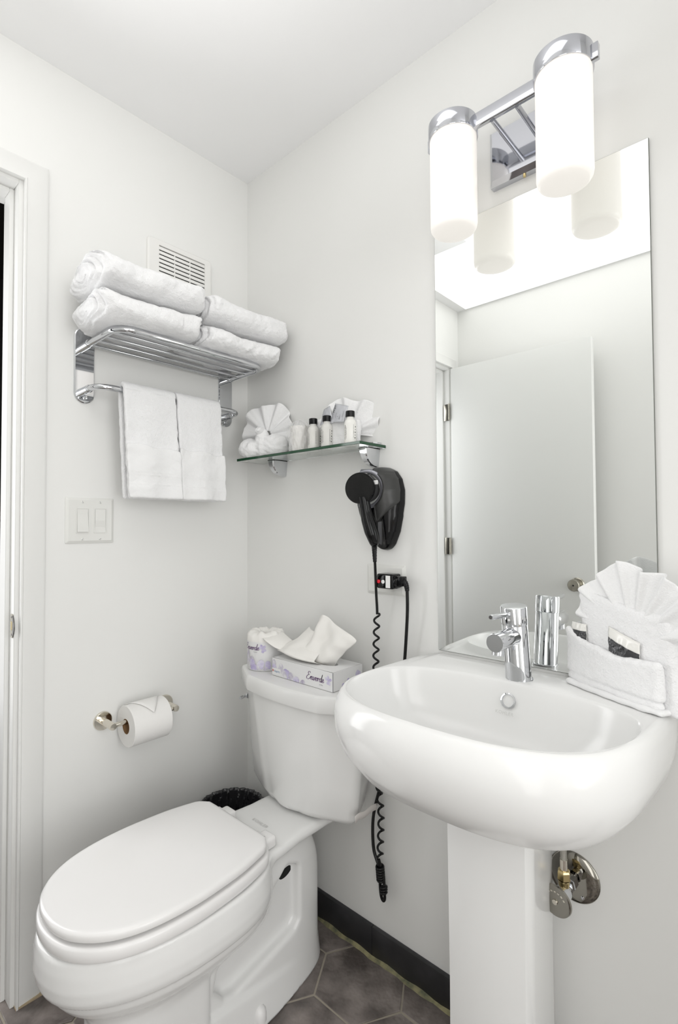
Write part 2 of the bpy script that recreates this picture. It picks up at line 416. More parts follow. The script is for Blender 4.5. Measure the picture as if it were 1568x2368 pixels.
for x in (.8855, 1.1235):
    b = B(); lathe(b, [(.047, 2.030), (.0535, 2.026), (.0542, 2.027), (.0542, 2.0610), (.053, 2.0622), (.0005, 2.0624)], (x, YS, 0), (0, 0, 1), 64); obj('cap', b, DIMCHROME, t)
    b = B()
    pf = [(.0512, 2.033), (.0512, 1.834), (.0500, 1.827), (.0470, 1.822), (.0420, 1.8195), (.030, 1.8185), (.0004, 1.818)]
    lathe(b, pf, (x, YS, 0), (0, 0, 1), 64, cap0=True); obj('glass_shade', b, SHADE, t)

# ------------------------------------------------------------------ vent grille
t = thing('vent_grille', 'white louvred air vent grille high on left wall behind towels', 'vent', (0, -.266, 1.96))
y0, y1, z0, z1 = -.3785, -.1560, 1.878, 2.0455; iy0, iy1, iz0, iz1 = -.3435, -.183, 1.905, 2.0265
b = B()
def rr3(y0, y1, z0, z1, r, x): return [(x, (y0+y1)/2+a, (z0+z1)/2+c) for a, c in rrect(y1-y0, z1-z0, r, 5)]
loft(b, [rr3(y0, y1, z0, z1, .012, 0), rr3(y0, y1, z0, z1, .012, .008), rr3(y0+.004, y1-.004, z0+.004, z1-.004, .010, .0125),
         rr3(iy0, iy1, iz0, iz1, .0015, .0130), rr3(iy0, iy1, iz0, iz1, .0015, .004)], cap0=True, cap1=True)
obj('grille_frame', b, VENTP, t, angle=30)
b = B(); z = 2.0165; n = 0
while z > iz0+.008:
    bx(b, (.0042, iy0, z-.0026), (.0118, iy1, z+.0066), .0006); z -= .01285; n += 1
for f in (1/3, 2/3):
    yv = iy0+(iy1-iy0)*f; bx(b, (.0042, yv-.0015, iz0), (.0108, yv+.0015, iz1-.010))
obj('louvres', b, VENTP, t)
b = B(); bx(b, (.0092, iy0+.001, iz0+.001), (.0096, iy1-.001, iz1-.011)); obj('slot_shade_sheet', b, BLACK, t, smooth=False)  # black sheet close behind the louvres paints in the shade between slats

# ------------------------------------------------------------------ light switch
t = thing('light_switch', 'white double rocker light switch plate on the left wall', 'light switch', (0, -.5365, 1.185))
y0, y1, z0, z1 = -.6003, -.4728, 1.1228, 1.2465
b = B(); loft(b, [rr3(y0, y1, z0, z1, .003, 0), rr3(y0, y1, z0, z1, .003, .0022), rr3(y0+.007, y1-.007, z0+.007, z1-.007, .003, .0062)]); obj('wall_plate', b, SWITCH, t, angle=15)
for yc, top in ((-.5580, 1), (-.5115, -1)):
    b = B(); loft(b, [rr3(yc-.0172, yc+.0172, 1.1505, 1.2190, .002, .0055), rr3(yc-.0172, yc+.0172, 1.1505, 1.2190, .002, .0076), rr3(yc-.0150, yc+.0150, 1.1527, 1.2168, .0012, .0078), rr3(yc-.0150, yc+.0150, 1.1527, 1.2168, .0012, .0066)])
    k = obj('switch_frame', b, SWITCH, t, angle=20)
    b = B(); e = .0030
    P = [(.0064, 1.1535), (.0064, 1.216), (.0083-(e if top > 0 else -.0004), 1.216), (.0083, 1.1848), (.0083-(e if top < 0 else -.0006)+(.0016 if top > 0 else 0), 1.1535)]
    prism(b, P, (0, yc-.0142, 0), (1, 0, 0), (0, 0, 1), (0, 1, 0), .0284); obj('rocker', b, SWITCH, t, angle=4)
    for z in (1.1340, 1.2345):
        b = B(); lathe(b, [(.0034, 0), (.0032, .0010), (.0018, .0017), (.0003, .0018)], (.0060, yc, z), (1, 0, 0), 14); k2 = obj('screw', b, SWITCH, t)
        a = random.uniform(0, 3); b = B(); M = Matrix.Translation((.0078, yc, z)) @ Matrix.Rotation(a, 4, 'X'); bx(b, (-.0003, -.003, -.0004), (.0003, .003, .0004), M=M); obj('slot', b, GREYINK, k2)

# ------------------------------------------------------------------ outlet, plug and cords
t = thing('wall_outlet', 'white horizontal wall outlet plate holding the black safety plug', 'outlet', (.609, 0, 1.02))
def rrY(x0, x1, z0, z1, r, d): return [((x0+x1)/2+a, -d, (z0+z1)/2+c) for a, c in rrect(x1-x0, z1-z0, r, 4)]
b = B(); loft(b, [rrY(.5452, .6722, .9802, 1.0600, .003, 0), rrY(.5452, .6722, .9802, 1.0600, .003, .0022), rrY(.5522, .6652, .9872, 1.0530, .003, .0064)]); obj('wall_plate', b, SWITCH, t, angle=15)
b = B(); loft(b, [rrY(.5750, .6430, 1.0035, 1.0370, .002, .0058), rrY(.5750, .6430, 1.0035, 1.0370, .002, .0082)]); obj('receptacle', b, SWITCH, t)
b = B()
for z in (1.0145, 1.0270): bx(b, (.5815, -.0086, z-.0008), (.5885, -.0078, z+.0008))
obj('slots', b, BLACK, t, smooth=False)
b = B(); lathe(b, [(.0032, 0), (.0030, .001), (.0004, .0016)], (.5590, -.0060, 1.0202), (0, -1, 0), 12); obj('screw', b, SWITCH, t)
# ------------------------------------------------------------------ pedestal sink
SX = 1.000
t = thing('pedestal_sink', 'white porcelain pedestal sink with wide rounded basin below mirror', 'sink', (SX, -.15, 0))
SINK = t
SHEAR = .06
def plan(a, bf, bb, yc, n, z, N=96, nb=None, back=None):
    out = []
    for k in range(N):
        th = 2*PI*k/N; c, s_ = math.cos(th), math.sin(th); e = 2/n
        u = a*math.copysign(abs(c)**e, c); v = -bf*abs(s_)**e if s_ > 0 else bb*abs(s_)**(2/(nb or n))
        y = yc+v
        if back is not None: y = min(y, back)
        out.append((SX+u+SHEAR*(y+.235), y, z))
    return out
YC = -.235
outer = [  # z, half width, front reach, centre y, exponent follows below; clipped at the wall
    (.628, .0825, .053, -.159), (.634, .1194, .0867, -.1675), (.646, .1565, .1206, -.1762), (.668, .1938, .1552, -.1881), (.700, .2305, .1914, -.2046),
    (.740, .2607, .2146, -.2105), (.780, .2726, .2291, -.2116), (.810, .2742, .2360, -.2070), (.828, .2732, .2378, -.2020), (.8395, .2715, .2385, -.1960), (.8465, .2680, .2370, -.1930), (.8500, .2640, .2330, -.1925), (.8514, .2605, .2295, -.1925)]
inner = [(.8512, .2572, .1905, .1250), (.8492, .2545, .1870, .1220), (.8440, .2525, .1845, .1200), (.830, .2490, .1810, .1165), (.80, .2400, .1730, .1100), (.765, .2230, .1570, .1000), (.738, .185, .125, .082), (.724, .120, .080, .052), (.718, .045, .034, .024), (.716, .018, .018, .018)]
rings = []
for z, a, f, yc in outer:
    rings.append(plan(a, f, .26, yc, 2.75, z, nb=5, back=-.0015))
for z, a, f, k in inner: rings.append(plan(a, f, k, -.232, 2.7, z, nb=2.6))
b = B(); loft(b, rings); o = obj('basin', b, CERAM, t, angle=50)
b = B(); rings = []
for z in (0, .004, .03, .30, .655):
    e = .006 if z < .02 else 0
    s_ = 1+.06*max(0, (.3-z)/.3)*.3+max(0, z-.5)*.22
    P = [(-.049, -.045), (-.061, -.10), (-.0765, -.205), (-.0785, -.228), (-.073, -.240), (-.04, -.2475), (0, -.2495), (.04, -.2475), (.073, -.240), (.0785, -.228), (.0765, -.205), (.061, -.10), (.049, -.045)]
    rings.append([(1.006+x*s_, y, z) for x, y in P])
b = B(); loft(b, rings); obj('pedestal', b, CERAM, t, angle=40)
b = B(); oc = Vector((1.0020, -.1215, .8150)); ax = Vector((.0, -.95, .32))
lathe(b, [(.0150, -.002), (.0150, .0015), (.0125, .0022), (.0118, .0005), (.0112, -.010)], oc, ax, 32, False, False); k = obj('overflow', b, CHROME, t)
b = B(); lathe(b, [(.0116, -.0088), (.0003, -.0088)], oc, ax, 24, False, True); obj('overflow_hole', b, ETCH, k)
b = B(); lathe(b, [(.021, 0), (.021, .003), (.016, .004), (.0155, .002), (.0004, .002)], (.986, YC+.0, .7165), (0, 0, 1), 28); obj('drain', b, CHROME, t)
u = Vector((1, 0, 0)); v = Vector((0, .36, .93)).normalized()
tb = text_bm('KOHLER', .0092, (.9802, -.1285, .7885), u, v, .0060, space=1.12); obj('lettering', tb, ETCH, t)

# ------------------------------------------------------------------ faucet
t = thing('faucet', 'polished chrome single lever faucet on the sink deck', 'faucet', (1.007, -.08, .8515))
o0 = Vector((1.007, -.080, .8500)); ax = Vector((0, -.135, 1)).normalized()
b = B(); lathe(b, [(.0285, -.001), (.0285, .0012), (.0262, .0018), (.0258, .003), (.0253, .1160), (.0245, .1172)], o0, ax, 48); obj('body', b, CHROME, t)
b = B(); lathe(b, [(.0240, .1168), (.0262, .1176), (.0262, .1520), (.0254, .1536), (.0240, .1540), (.0003, .1542)], o0, ax, 48); obj('lever_cap', b, CHROME, t)
p0 = o0+ax*.139+Vector((0, -.020, 0)); d = Vector((0, -1, .06)).normalized()
b = B(); tube(b, [p0-d*.004, p0+d*.004, p0+d*.084, p0+d*.0855], [.0052, .0052, .0050, .0044], 18); k = obj('lever', b, CHROME, t)
b = B(); lathe(b, [(.0034, .0854), (.0034, .0858)], p0, d, 12); obj('lever_tip', b, DARKMET, k)
b = B(); lathe(b, [(.0026, 0), (.0026, .0007)], o0+ax*.128+Vector((0, -.0258, 0)), (0, -1, -.1), 10); obj('temperature_dot', b, WHITEP, t)
sp0, sp1 = Vector((1.007, -.100, .9425)), Vector((1.007, -.1885, .9415)); d = (sp1-sp0).normalized(); L = (sp1-sp0).length
b = B(); lathe(b, [(.0200, 0), (.0186, .012), (.0180, .03), (.0178, L-.002), (.0168, L), (.0003, L+.0002)], sp0, d, 40); k = obj('spout', b, CHROME, t)
b = B(); lathe(b, [(.0120, 0), (.0120, .020), (.0108, .0215), (.0003, .0215)], (1.007, -.1725, .9370), (0, -.12, -1), 28); obj('aerator', b, CHROME, k)

# ------------------------------------------------------------------ supply valve below the sink
t = thing('supply_valve', 'chrome and brass water shutoff valve on wall right of pedestal', 'valve', (1.0835, 0, .447))
ec = Vector((1.0840, -.0005, .4460))
b = B(); lathe(b, [(.0500, 0), (.0498, .002), (.0470, .005), (.034, .0078), (.0075, .0085)], ec, (0, -1, 0), 48); k = obj('escutcheon', b, DARKREFL, t)
b = B(); lathe(b, [(.0038, .004), (.0036, .008), (.001, .009)], ec+Vector((.018, 0, -.031)), (0, -1, 0), 12); obj('screw', b, CHROME, k)
b = B(); tube(b, [ec+Vector((0, -.005, .0)), ec+Vector((0, -.040, 0))], .0085, 18); obj('pipe', b, CHROME, t)
b = B(); lathe(b, [(.0135, 0), (.0135, .018), (.012, .020)], ec+Vector((0, -.014, 0)), (0, -1, 0), 6); lathe(b, [(.0125, 0), (.0125, .006)], ec+Vector((0, -.036, 0)), (0, -1, 0), 6); obj('compression_nut', b, CHROME, t, angle=10)
vb = ec+Vector((-.002, -.056, -.004))
b = B(); lathe(b, [(.006, -.020), (.0125, -.015), (.0155, 0), (.0125, .015), (.009, .021)], vb, (0, -1, 0), 24); obj('valve_body', b, CHROME, t)
b = B(); lathe(b, [(.0095, 0), (.0110, .014), (.0120, .017)], vb+Vector((0, .002, .008)), (0, 0, 1), 20); lathe(b, [(.0125, .022), (.0125, .036), (.0105, .039)], vb+Vector((0, .002, .004)), (0, 0, 1), 6); obj('brass_nut', b, BRASS, t, angle=12)
b = B(); tube(b, [vb+Vector((0, .002, .040)), vb+Vector((0, .002, .064))], .0072, 14); obj('ferrule', b, NICKEL, t)
b = B(); tube(b, cr([vb+Vector((0, .002, .062)), vb+Vector((-.001, .002, .11)), vb+Vector((-.004, -.004, .165)), vb+Vector((-.012, -.02, .215))], 6), .0062, 14); obj('braided_hose', b, STEELBRAID, t)
hc = vb+Vector((-.006, -.024, -.005)); hx = Vector((-.10, -1, -.05)).normalized()
b = B(); lathe(b, [(.006, -.014), (.010, -.010), (.0105, -.004)], hc, hx, 20); obj('stem', b, CHROME, t)
b = B(); lathe(b, [(.016, -.004), (.0290, -.002), (.0305, .000), (.0295, .0035), (.024, .0050), (.0004, .0052)], hc, hx, 40); k = obj('handle', b, DARKREFL, t)
b = B(); lathe(b, [(.0056, .0045), (.0050, .0078), (.002, .0085), (.0003, .0086)], hc, hx, 14); obj('screw', b, NICKEL, k)
hu = Vector((1, 0, 0)); hu = (hu-hx*hu.dot(hx)).normalized(); hv = hx.cross(hu)*-1
if hv.z < 0: hv = -hv
for q in range(7):
    a = math.radians(150-20*q); c0 = hc+hx*.0052
    b = B(); M = Matrix((hu, hv, hx)).transposed().to_4x4(); M.translation = c0+hu*.0195*math.cos(a)+hv*.0195*math.sin(a)
    bx(b, (-.0022, -.0016, 0), (.0022, .0016, .0006), .0003, 1, M @ Matrix.Rotation(a-PI/2, 4, 'Z')); obj('raised_mark', b, NICKEL, k)
# ------------------------------------------------------------------ toilet
TX = .400
t = thing('toilet', 'white two piece elongated toilet with closed lid', 'toilet', (TX, -.40, 0))
TOILET = t
def interp(z, Zs, Vs): return np.interp(z, Zs, Vs)
def egg(X, Y, a, f, r, yc, nf, nr):
    fr = Y < yc
    by = np.where(fr, yc-f, r-yc); n = np.where(fr, nf, nr)
    ux, uy = np.abs(X-TX)/a, np.abs(Y-yc)/by
    rho = (ux**n+uy**n+1e-12)**(1/n)
    return (rho-1)*np.minimum(a, by)
bz = [.20, .225, .245, .262, .280, .297, .308, .313, .319, .330, .350, .375, .398, .41]
ba = [.088, .096, .112, .134, .152, .162, .1645, .1655, .1728, .1765, .1780, .1765, .1735, .173]
bf = [-.690, -.694, -.708, -.728, -.746, -.758, -.7625, -.7645, -.7745, -.7800, -.7830, -.7815, -.7775, -.777]
def bowl(X, Y, Z):
    a, f = interp(Z, bz, ba), interp(Z, bz, bf)
    d = egg(X, Y, a, f, -.30+(.40-Z)*.1, -.50, 2.15, 2.6)
    return smax(smax(d, Z-.401, .008), .205-Z, .03)
POCK = [(-.420, .128), (-.398, .124), (-.222, .158), (-.212, .168), (-.212, .290), (-.236, .300), (-.302, .252), (-.372, .216), (-.432, .184), (-.440, .150)]
def basef(X, Y, Z):
    ax = np.abs(X-TX)
    # rear body
    a = .076-.012*np.clip((Z-.30)/.1, 0, 1); rr = -.098-.045*np.clip((Z-.24)/.14, 0, 1)**2
    slab = egg(X, Y, a, -.66, rr, -.36, 6, 4.2)
    slab = smax(smax(slab, Z-.40, .02), -Z, .004)
    pk = sdpoly(Y, Z, POCK)-.012
    hole = np.sqrt(((Y+.242-(Z-.296)*.9)/.013)**2+((Z-.296)/.024)**2)-1
    col = egg(X, Y, .0885, -.690-.02*np.clip((.06-Z)/.06, 0, 1), -.468, -.56, 2.5, 14)
    col = smax(smax(col, Z-.26, .03), -Z, .004)
    rz = .058+.050*np.clip((-.12-Y)/.34, 0, 1)
    fl = egg(X, Y, .0975-.012*np.clip(Z/rz, 0, 1), -.70, -.070-.008*np.clip(Z/rz, 0, 1), -.40, 2.6, 2.15)
    fl = smax(smax(fl, Z-rz, .014), -Z, .003)
    deck = sdbox(X, Y, Z, (TX, -.20, .387), (.118, .14, .0145), .012)
    deck = smax(deck, (ax-.104-.016*np.clip((-.22-Y)/.1, 0, 1)-.006*np.clip((Y+.12)/.06, 0, 1)), .02)
    d = smin(slab, fl, .008); d = smax(d, -smax(pk, .050-ax, .012), .014); d = smin(d, col, .005)
    d = smin(d, deck, .045); d = smin(d, bowl(X, Y, Z), .014)
    return smax(d, Z-.4015, .004)
me = sdf_mesh(basef, (.21, -.80, -.002), (.59, -.05, .405), .0046)
obj('bowl', me, CERAM, t, angle=80)
b = B(); b.faces.new([b.verts.new((TX+.0506, -.226+.021*math.cos(q)-.004*math.sin(q), .2835+.0105*math.sin(q)+.006*math.cos(q))) for q in [2*PI*k/20 for k in range(20)]]); obj('trap_gap_shade', b, BLACK, t, smooth=False)  # black disc painting the shade of the gap behind the trapway
# seat and lid
half = [(.0, -.340), (.100, -.340), (.118, -.345), (.138, -.362), (.1475, -.39), (.1585, -.44), (.1640, -.50), (.1655, -.555), (.1595, -.62), (.1440, -.675), (.1175, -.718), (.080, -.750), (.040, -.7655)]
def outline(off, z):
    pts = [(x, y) for x, y in half]+[(0, -.7695)]+[(-x, y) for x, y in half[::-1][:-1]]
    P = cr([(x, y, 0) for x, y in pts], 5, closed=True)
    out = []; n = len(P)
    for i in range(n):
        tg = (P[(i+1) % n]-P[i-1]).normalized(); nn = Vector((tg.y, -tg.x, 0))
        if nn.dot(P[i]-Vector((0, -.55, 0))) < 0: nn = -nn
        q = P[i]+nn*off; out.append((TX+q.x, q.y, z))
    return out
def scaled(k, z): return [(TX+(x-TX)*k, -.555+(y+.555)*k, z) for x, y, _ in outline(-.012, 0)]
b = B(); loft(b, [outline(-.006, .4345), outline(-.0015, .4352), outline(0, .4375), outline(0, .4465), outline(-.0022, .4500), outline(-.0065, .4520), outline(-.012, .4527), scaled(.8, .4538), scaled(.5, .4546), scaled(.2, .4549), scaled(.02, .455)])
obj('lid', b, PLAST, t, angle=50)
b = B(); loft(b, [outline(-.004, .4025), outline(.003, .4035), outline(.0055, .408), outline(.0055, .424), outline(.003, .4278), outline(-.002, .4288)])
obj('seat_ring', b, PLAST, t, angle=50)
for x, y in ((TX-.09, -.707), (TX+.09, -.707)):
    b = B(); bx(b, (x-.018, y-.006, .4284), (x+.018, y+.012, .4350), .002, 2, Matrix.Translation((x, y, 0)) @ Matrix.Rotation(math.radians(43 if x > TX else -43), 4, 'Z') @ Matrix.Translation((-x, -y, 0))); obj('bumper', b, PLAST, t)
for x in (TX-.079, TX+.079):
    b = B(); bx(b, (x-.022, -.345, .4012), (x+.022, -.296, .4290), .008, 3); bx(b, (x-.016, -.350, .418), (x+.016, -.325, .440), .006, 3); obj('hinge', b, PLAST, t)
b = B(); tb = text_bm('KOHLER', .0145, (TX-.034, -.268, .4013), (1, .0, 0), (0, 1, 0), .0010, space=1.1); obj('lettering', tb, ETCH, t)
for x in (TX-.0865, TX+.0865):
    b = B(); lathe(b, [(.0172, 0), (.0172, .012), (.0158, .022), (.011, .030), (.004, .0335), (.0002, .034)], (x, -.340, .0200), (0, 0, 1), 28); obj('bolt_cap', b, PLAST, t)
# tank
def tankring(hw, cw, yf, yc_, z, yb=-.014, r=.012):
    rk = min(.90, .68+.24*max(0, z-.40)/.30)
    P = [(hw*rk, yb), (hw, yc_), (cw, yf), (-cw, yf), (-hw, yc_), (-hw*rk, yb)]
    # bowed front, softly rounded corners
    out = []; n = len(P)
    for i in range(n):
        p0, p1, p2 = Vector((*P[i-1], 0)), Vector((*P[i], 0)), Vector((*P[(i+1) % n], 0))
        a = p1+(p0-p1).normalized()*r; c = p1+(p2-p1).normalized()*r
        for k in range(5):
            s_ = k/4; q = a*(1-s_)**2+p1*2*s_*(1-s_)+c*s_*s_; out.append(q)
        if P[i] == (cw, yf):
            for k in range(1, 8):
                s_ = k/8; q = c.lerp(p2+(p1-p2).normalized()*r, s_); q.y -= .010*(1-(2*s_-1)**2); out.append(q)
    return [(TX+q.x, q.y, z) for q in out]
T_ = [(.404, .150, .050, -.140, -.108, .012), (.4065, .178, .064, -.162, -.118, .016), (.414, .197, .075, -.176, -.126, .018), (.430, .2075, .083, -.182, -.129, .016), (.50, .2150, .094, -.1855, -.130, .013), (.58, .2220, .106, -.1885, -.131, .011), (.65, .2285, .117, -.1910, -.132, .010), (.7035, .2335, .126, -.1925, -.133, .009)]
b = B(); loft(b, [tankring(hw, cw, yf, yc_, z, r=r*1.5) for z, hw, cw, yf, yc_, r in T_]); obj('tank', b, CERAM, t, angle=40)
def lidring(o, z, r=.012): return tankring(.2470+o, .138+o*.4, -.2045-o, -.142-o*.6, z, yb=-.008+max(o, -.004)*0, r=r)
b = B(); loft(b, [lidring(-.010, .6985), lidring(-.001, .6995), lidring(.0, .702), lidring(.0, .730), lidring(-.0025, .737), lidring(-.008, .7407), lidring(-.016, .7418), lidring(-.05, .742)])
obj('tank_lid', b, CERAM, t, angle=24)
lv = B(); lathe(lv, [(.0085, 0), (.0085, .005), (.006, .0075), (.0003, .008)], (TX-.2275, -.128, .645), (-1, 0, 0), 18)
tube(lv, cr([(TX-.2335, -.128, .645), (TX-.2350, -.140, .644), (TX-.2345, -.154, .642)], 5), [.0042]*6+[.0050]*5, 10); obj('flush_lever', lv, CHROME, t)

# ------------------------------------------------------------------ tissue box on the tank
BX0, BX1, BY0, BY1, BZ0, BZ1 = .3180, .5545, -.1565, -.0385, .7428, .7925
t = thing('tissue_box', 'white tissue box with purple petal print on the toilet tank', 'tissue box', ((BX0+BX1)/2, (BY0+BY1)/2, BZ0))
def oval(cx, cy, a, c, n=28, z=0): return [(cx+a*math.cos(2*PI*k/n), cy+c*math.sin(2*PI*k/n), z) for k in range(n)]
def rectring(x0, x1, y0, y1, z, n=28):
    out = []
    for k in range(n):
        a = 2*PI*k/n; c, s_ = math.cos(a), math.sin(a); m = max(abs(c)/((x1-x0)/2), abs(s_)/((y1-y0)/2)); out.append(((x0+x1)/2+c/m, (y0+y1)/2+s_/m, z))
    return out
b = B()
bx(b, (BX0, BY0, BZ0), (BX1, BY1, BZ1-.0004), .0008, 1)
for f in [f for f in b.faces if f.normal.z > .99]: b.faces.remove(f)
ocx, ocy = (BX0+BX1)/2, (BY0+BY1)/2
loft(b, [rectring(BX0+.0008, BX1-.0008, BY0+.0008, BY1-.0008, BZ1), oval(ocx, ocy, .080, .026, z=BZ1), oval(ocx, ocy, .080, .026, z=BZ1-.012)], False, True)
obj('carton', b, BOXCARD, t, smooth=False)
b = B(); bx(b, (BX1-.001, BY0-.0004, BZ0+.0005), (BX1+.0005, BY0+.0016, BZ1-.0005), .0003, 1); obj('side_flap_edge', b, GREYINK, t)
def petal(cx, cy, L, w, ang, n=20):
    out = []
    for k in range(n):
        a = 2*PI*k/n; x = L*.5*(1+math.cos(a)); y = w*.5*math.sin(a)*(.55+.45*math.cos(a*.5)**2 if math.cos(a) < 0 else 1)
        ca, sa = math.cos(ang), math.sin(ang); out.append((cx+x*ca-y*sa, cy+x*sa+y*ca))
    return out
def clip_rect(P, x0, x1, y0, y1):
    for ax, v, sg in ((0, x0, 1), (0, x1, -1), (1, y0, 1), (1, y1, -1)):
        Q = []
        for i in range(len(P)):
            p, q = P[i-1], P[i]; dp, dq = sg*(p[ax]-v), sg*(q[ax]-v)
            if (dp < 0) != (dq < 0): s_ = dp/(dp-dq); Q.append((p[0]+(q[0]-p[0])*s_, p[1]+(q[1]-p[1])*s_))
            if dq >= 0: Q.append(q)
        P = Q
        if not P: return P
    return P
def flat(polys, fmap, eps=.00004):
    bm = B()
    for i, (P, mi) in enumerate(polys):
        if len(P) < 3: continue
        f = bm.faces.new([bm.verts.new(fmap(a, c, .0002+eps*i)) for a, c in P]); f.material_index = mi
    return bm
FX = BX1-BX0; FZ = BZ1-BZ0
fr = lambda a, c, d: Vector((BX0+a, BY0-d, BZ0+c))
pet = []
for cx, cy, L, w, an, mi in ((.004, .012, .034, .020, 80, 1), (.020, .006, .030, .020, 120, 0), (.024, .004, .030, .018, 60, 1), (.040, .010, .030, .020, 95, 1), (.044, .008, .026, .018, 40, 0), (.060, -.004, .030, .022, 75, 0), (.064, .002, .028, .018, 140, 1),
                             (.082, -.008, .030, .022, 100, 1), (.088, -.010, .028, .020, 55, 0), (.110, -.012, .028, .018, 110, 0), (.118, -.012, .026, .018, 60, 1)):
    pet.append((clip_rect(petal(cx, cy, L, w, math.radians(an)), .0006, FX-.001, .0006, FZ-.001), mi))
cxf, cyf = .2205, .027
obj('petal_print', flat(pet, fr), [LILAC, LILAC2], t, smooth=False); pet = []
for an in (20, 95, 150, 250, 300): pet.append((petal(cxf, cyf, .013 if an != 250 else .011, .0085, math.radians(an)), 0))
obj('flower_print', flat(pet, fr), [LILAC, LILAC2], t, smooth=False)
sd = lambda a, c, d: Vector((BX1+d, BY0+a, BZ0+c))
pet = []
for cluster in (((.060, .002, .022, .014, 90), (.048, -.004, .022, .014, 120)), ((.094, .012, .026, .016, 80), (.108, .004, .03, .016, 100))):
    pet = [(clip_rect(petal(cx, cy, L, w, math.radians(an)), .001, BY1-BY0-.001, .0006, FZ-.001), 0) for cx, cy, L, w, an in cluster]
    obj('petal_print', flat(pet, sd), [LILAC], t, smooth=False)
# hand written style lettering, drawn as pen strokes
GLY = {
 'E': ([[(.62, .86), (.48, 1.0), (.28, .93), (.24, .74), (.40, .60), (.50, .60), (.30, .56), (.06, .34), (.06, .10), (.26, .0), (.52, .10), (.68, .30)]], .66),
 'n': ([[(.0, .30), (.12, .44), (.12, .02)], [(.12, .26), (.24, .44), (.34, .40), (.32, .08), (.40, .02), (.50, .16)]], .46),
 'v': ([[(.0, .36), (.08, .44), (.14, .10), (.20, .02), (.30, .16), (.36, .44), (.44, .38)]], .42),
 'e': ([[(.0, .16), (.20, .24), (.28, .36), (.20, .46), (.08, .36), (.06, .14), (.16, .02), (.28, .06), (.38, .18)]], .36),
 'r': ([[(.0, .30), (.10, .44), (.12, .02)], [(.12, .26), (.22, .42), (.34, .42), (.36, .30)]], .36),
 'd': ([[(.30, .38), (.18, .46), (.06, .32), (.08, .08), (.20, .02), (.32, .22), (.44, .98)], [(.44, .98), (.36, .50), (.34, .10), (.42, .02), (.50, .14)]], .46),
}
def script(word, fmap, h, x0, y0, w=.05, slant=.18):
    bm = B(); x = 0
    for ch in word:
        strokes, adv = GLY[ch]
        for S_ in strokes:
            P = cr([(px+x+slant*py, py, 0) for px, py in S_], 6); n = len(P)
            L_, R_ = [], []
            for i in range(n):
                tg = (P[min(i+1, n-1)]-P[max(i-1, 0)]).normalized(); nn = Vector((-tg.y, tg.x, 0))
                ww = w*(.45+.75*abs(tg.y))
                L_.append(bm.verts.new(fmap(x0+(P[i].x+nn.x*ww*.5)*h, y0+(P[i].y+nn.y*ww*.5)*h, .0005)))
                R_.append(bm.verts.new(fmap(x0+(P[i].x-nn.x*ww*.5)*h, y0+(P[i].y-nn.y*ww*.5)*h, .0005)))
            for i in range(n-1): bm.faces.new((L_[i], L_[i+1], R_[i+1], R_[i]))
        x += adv
    return bm
b = script('Enverde', fr, .0210, .140, .0175, .085)
obj('lettering', b, PURPLE, t, smooth=False)
b = text_bm('ULTRA', .0044, (0, 0, 0), (1, 0, 0), (0, 1, 0), fmap=lambda a, c: fr(.188+a, .0095+c, .0005)); obj('small_lettering', b, GREYINK, t, smooth=False)
b = flat([([(.0008, .0035), (.037, .0035), (.037, .0215), (.0008, .0215)], 0)], fr, 0)
for v in b.verts: v.co.y -= .0004
k = obj('label_sticker', b, WHITEP, t, smooth=False)
b = text_bm('Registry', .0085, (0, 0, 0), (1, 0, 0), (0, 1, 0), shear=.3, fmap=lambda a, c: fr(.0095+a*.86, .0110+c, .0008)); obj('lettering', b, BLUEINK, k, smooth=False)
b = B()
for q in range(3): bm_pts = [(.0022+q*.0020, .0118), (.0036+q*.0020, .0118), (.0036+q*.0020, .0180-.0010*q), (.0022+q*.0020, .0172)]; b.faces.new([b.verts.new(fr(a, c, .0008)) for a, c in bm_pts])
obj('logo_bars', b, REDINK, k, smooth=False)
# the tissue standing out of the slot
def tissue_surface(ctrl, nu=26, nv=20, seed=1, amp=.0022):
    rows = [cr(r, 7) for r in ctrl]; m = len(rows[0]); cols = [cr([r[i] for r in rows], 7) for i in range(m)]
    bm = B(); V = [[None]*len(cols[0]) for _ in range(m)]
    P = np.array([[tuple(c) for c in col] for col in cols]); D = nz(P[..., 0], P[..., 1], P[..., 2], .05, seed)*amp
    for i in range(m):
        for j in range(len(cols[0])): V[i][j] = bm.verts.new((P[i, j, 0]+D[i, j]*.4, P[i, j, 1]-D[i, j], P[i, j, 2]+D[i, j]*.5))
    for i in range(m-1):
        for j in range(len(cols[0])-1): bm.faces.new((V[i][j], V[i+1][j], V[i+1][j+1], V[i][j+1]))
    return bm
b = tissue_surface([
 [(.385, -.098, .785), (.41, -.102, .786), (.44, -.104, .785), (.475, -.100, .786), (.50, -.095, .785)],
 [(.355, -.115, .803), (.40, -.122, .802), (.45, -.125, .803), (.492, -.115, .804), (.515, -.095, .803)],
 [(.395, -.088, .835), (.425, -.108, .838), (.462, -.103, .834), (.505, -.112, .840), (.548, -.094, .838)],
 [(.410, -.070, .870), (.435, -.095, .880), (.470, -.088, .872), (.520, -.098, .874), (.578, -.090, .866)],
 [(.420, -.068, .905), (.445, -.082, .917), (.465, -.078, .913), (.495, -.082, .898), (.535, -.085, .884)]], seed=5)
tp_ = obj('tissue', b, TISSUE, t, angle=180); solid(tp_, .0008)
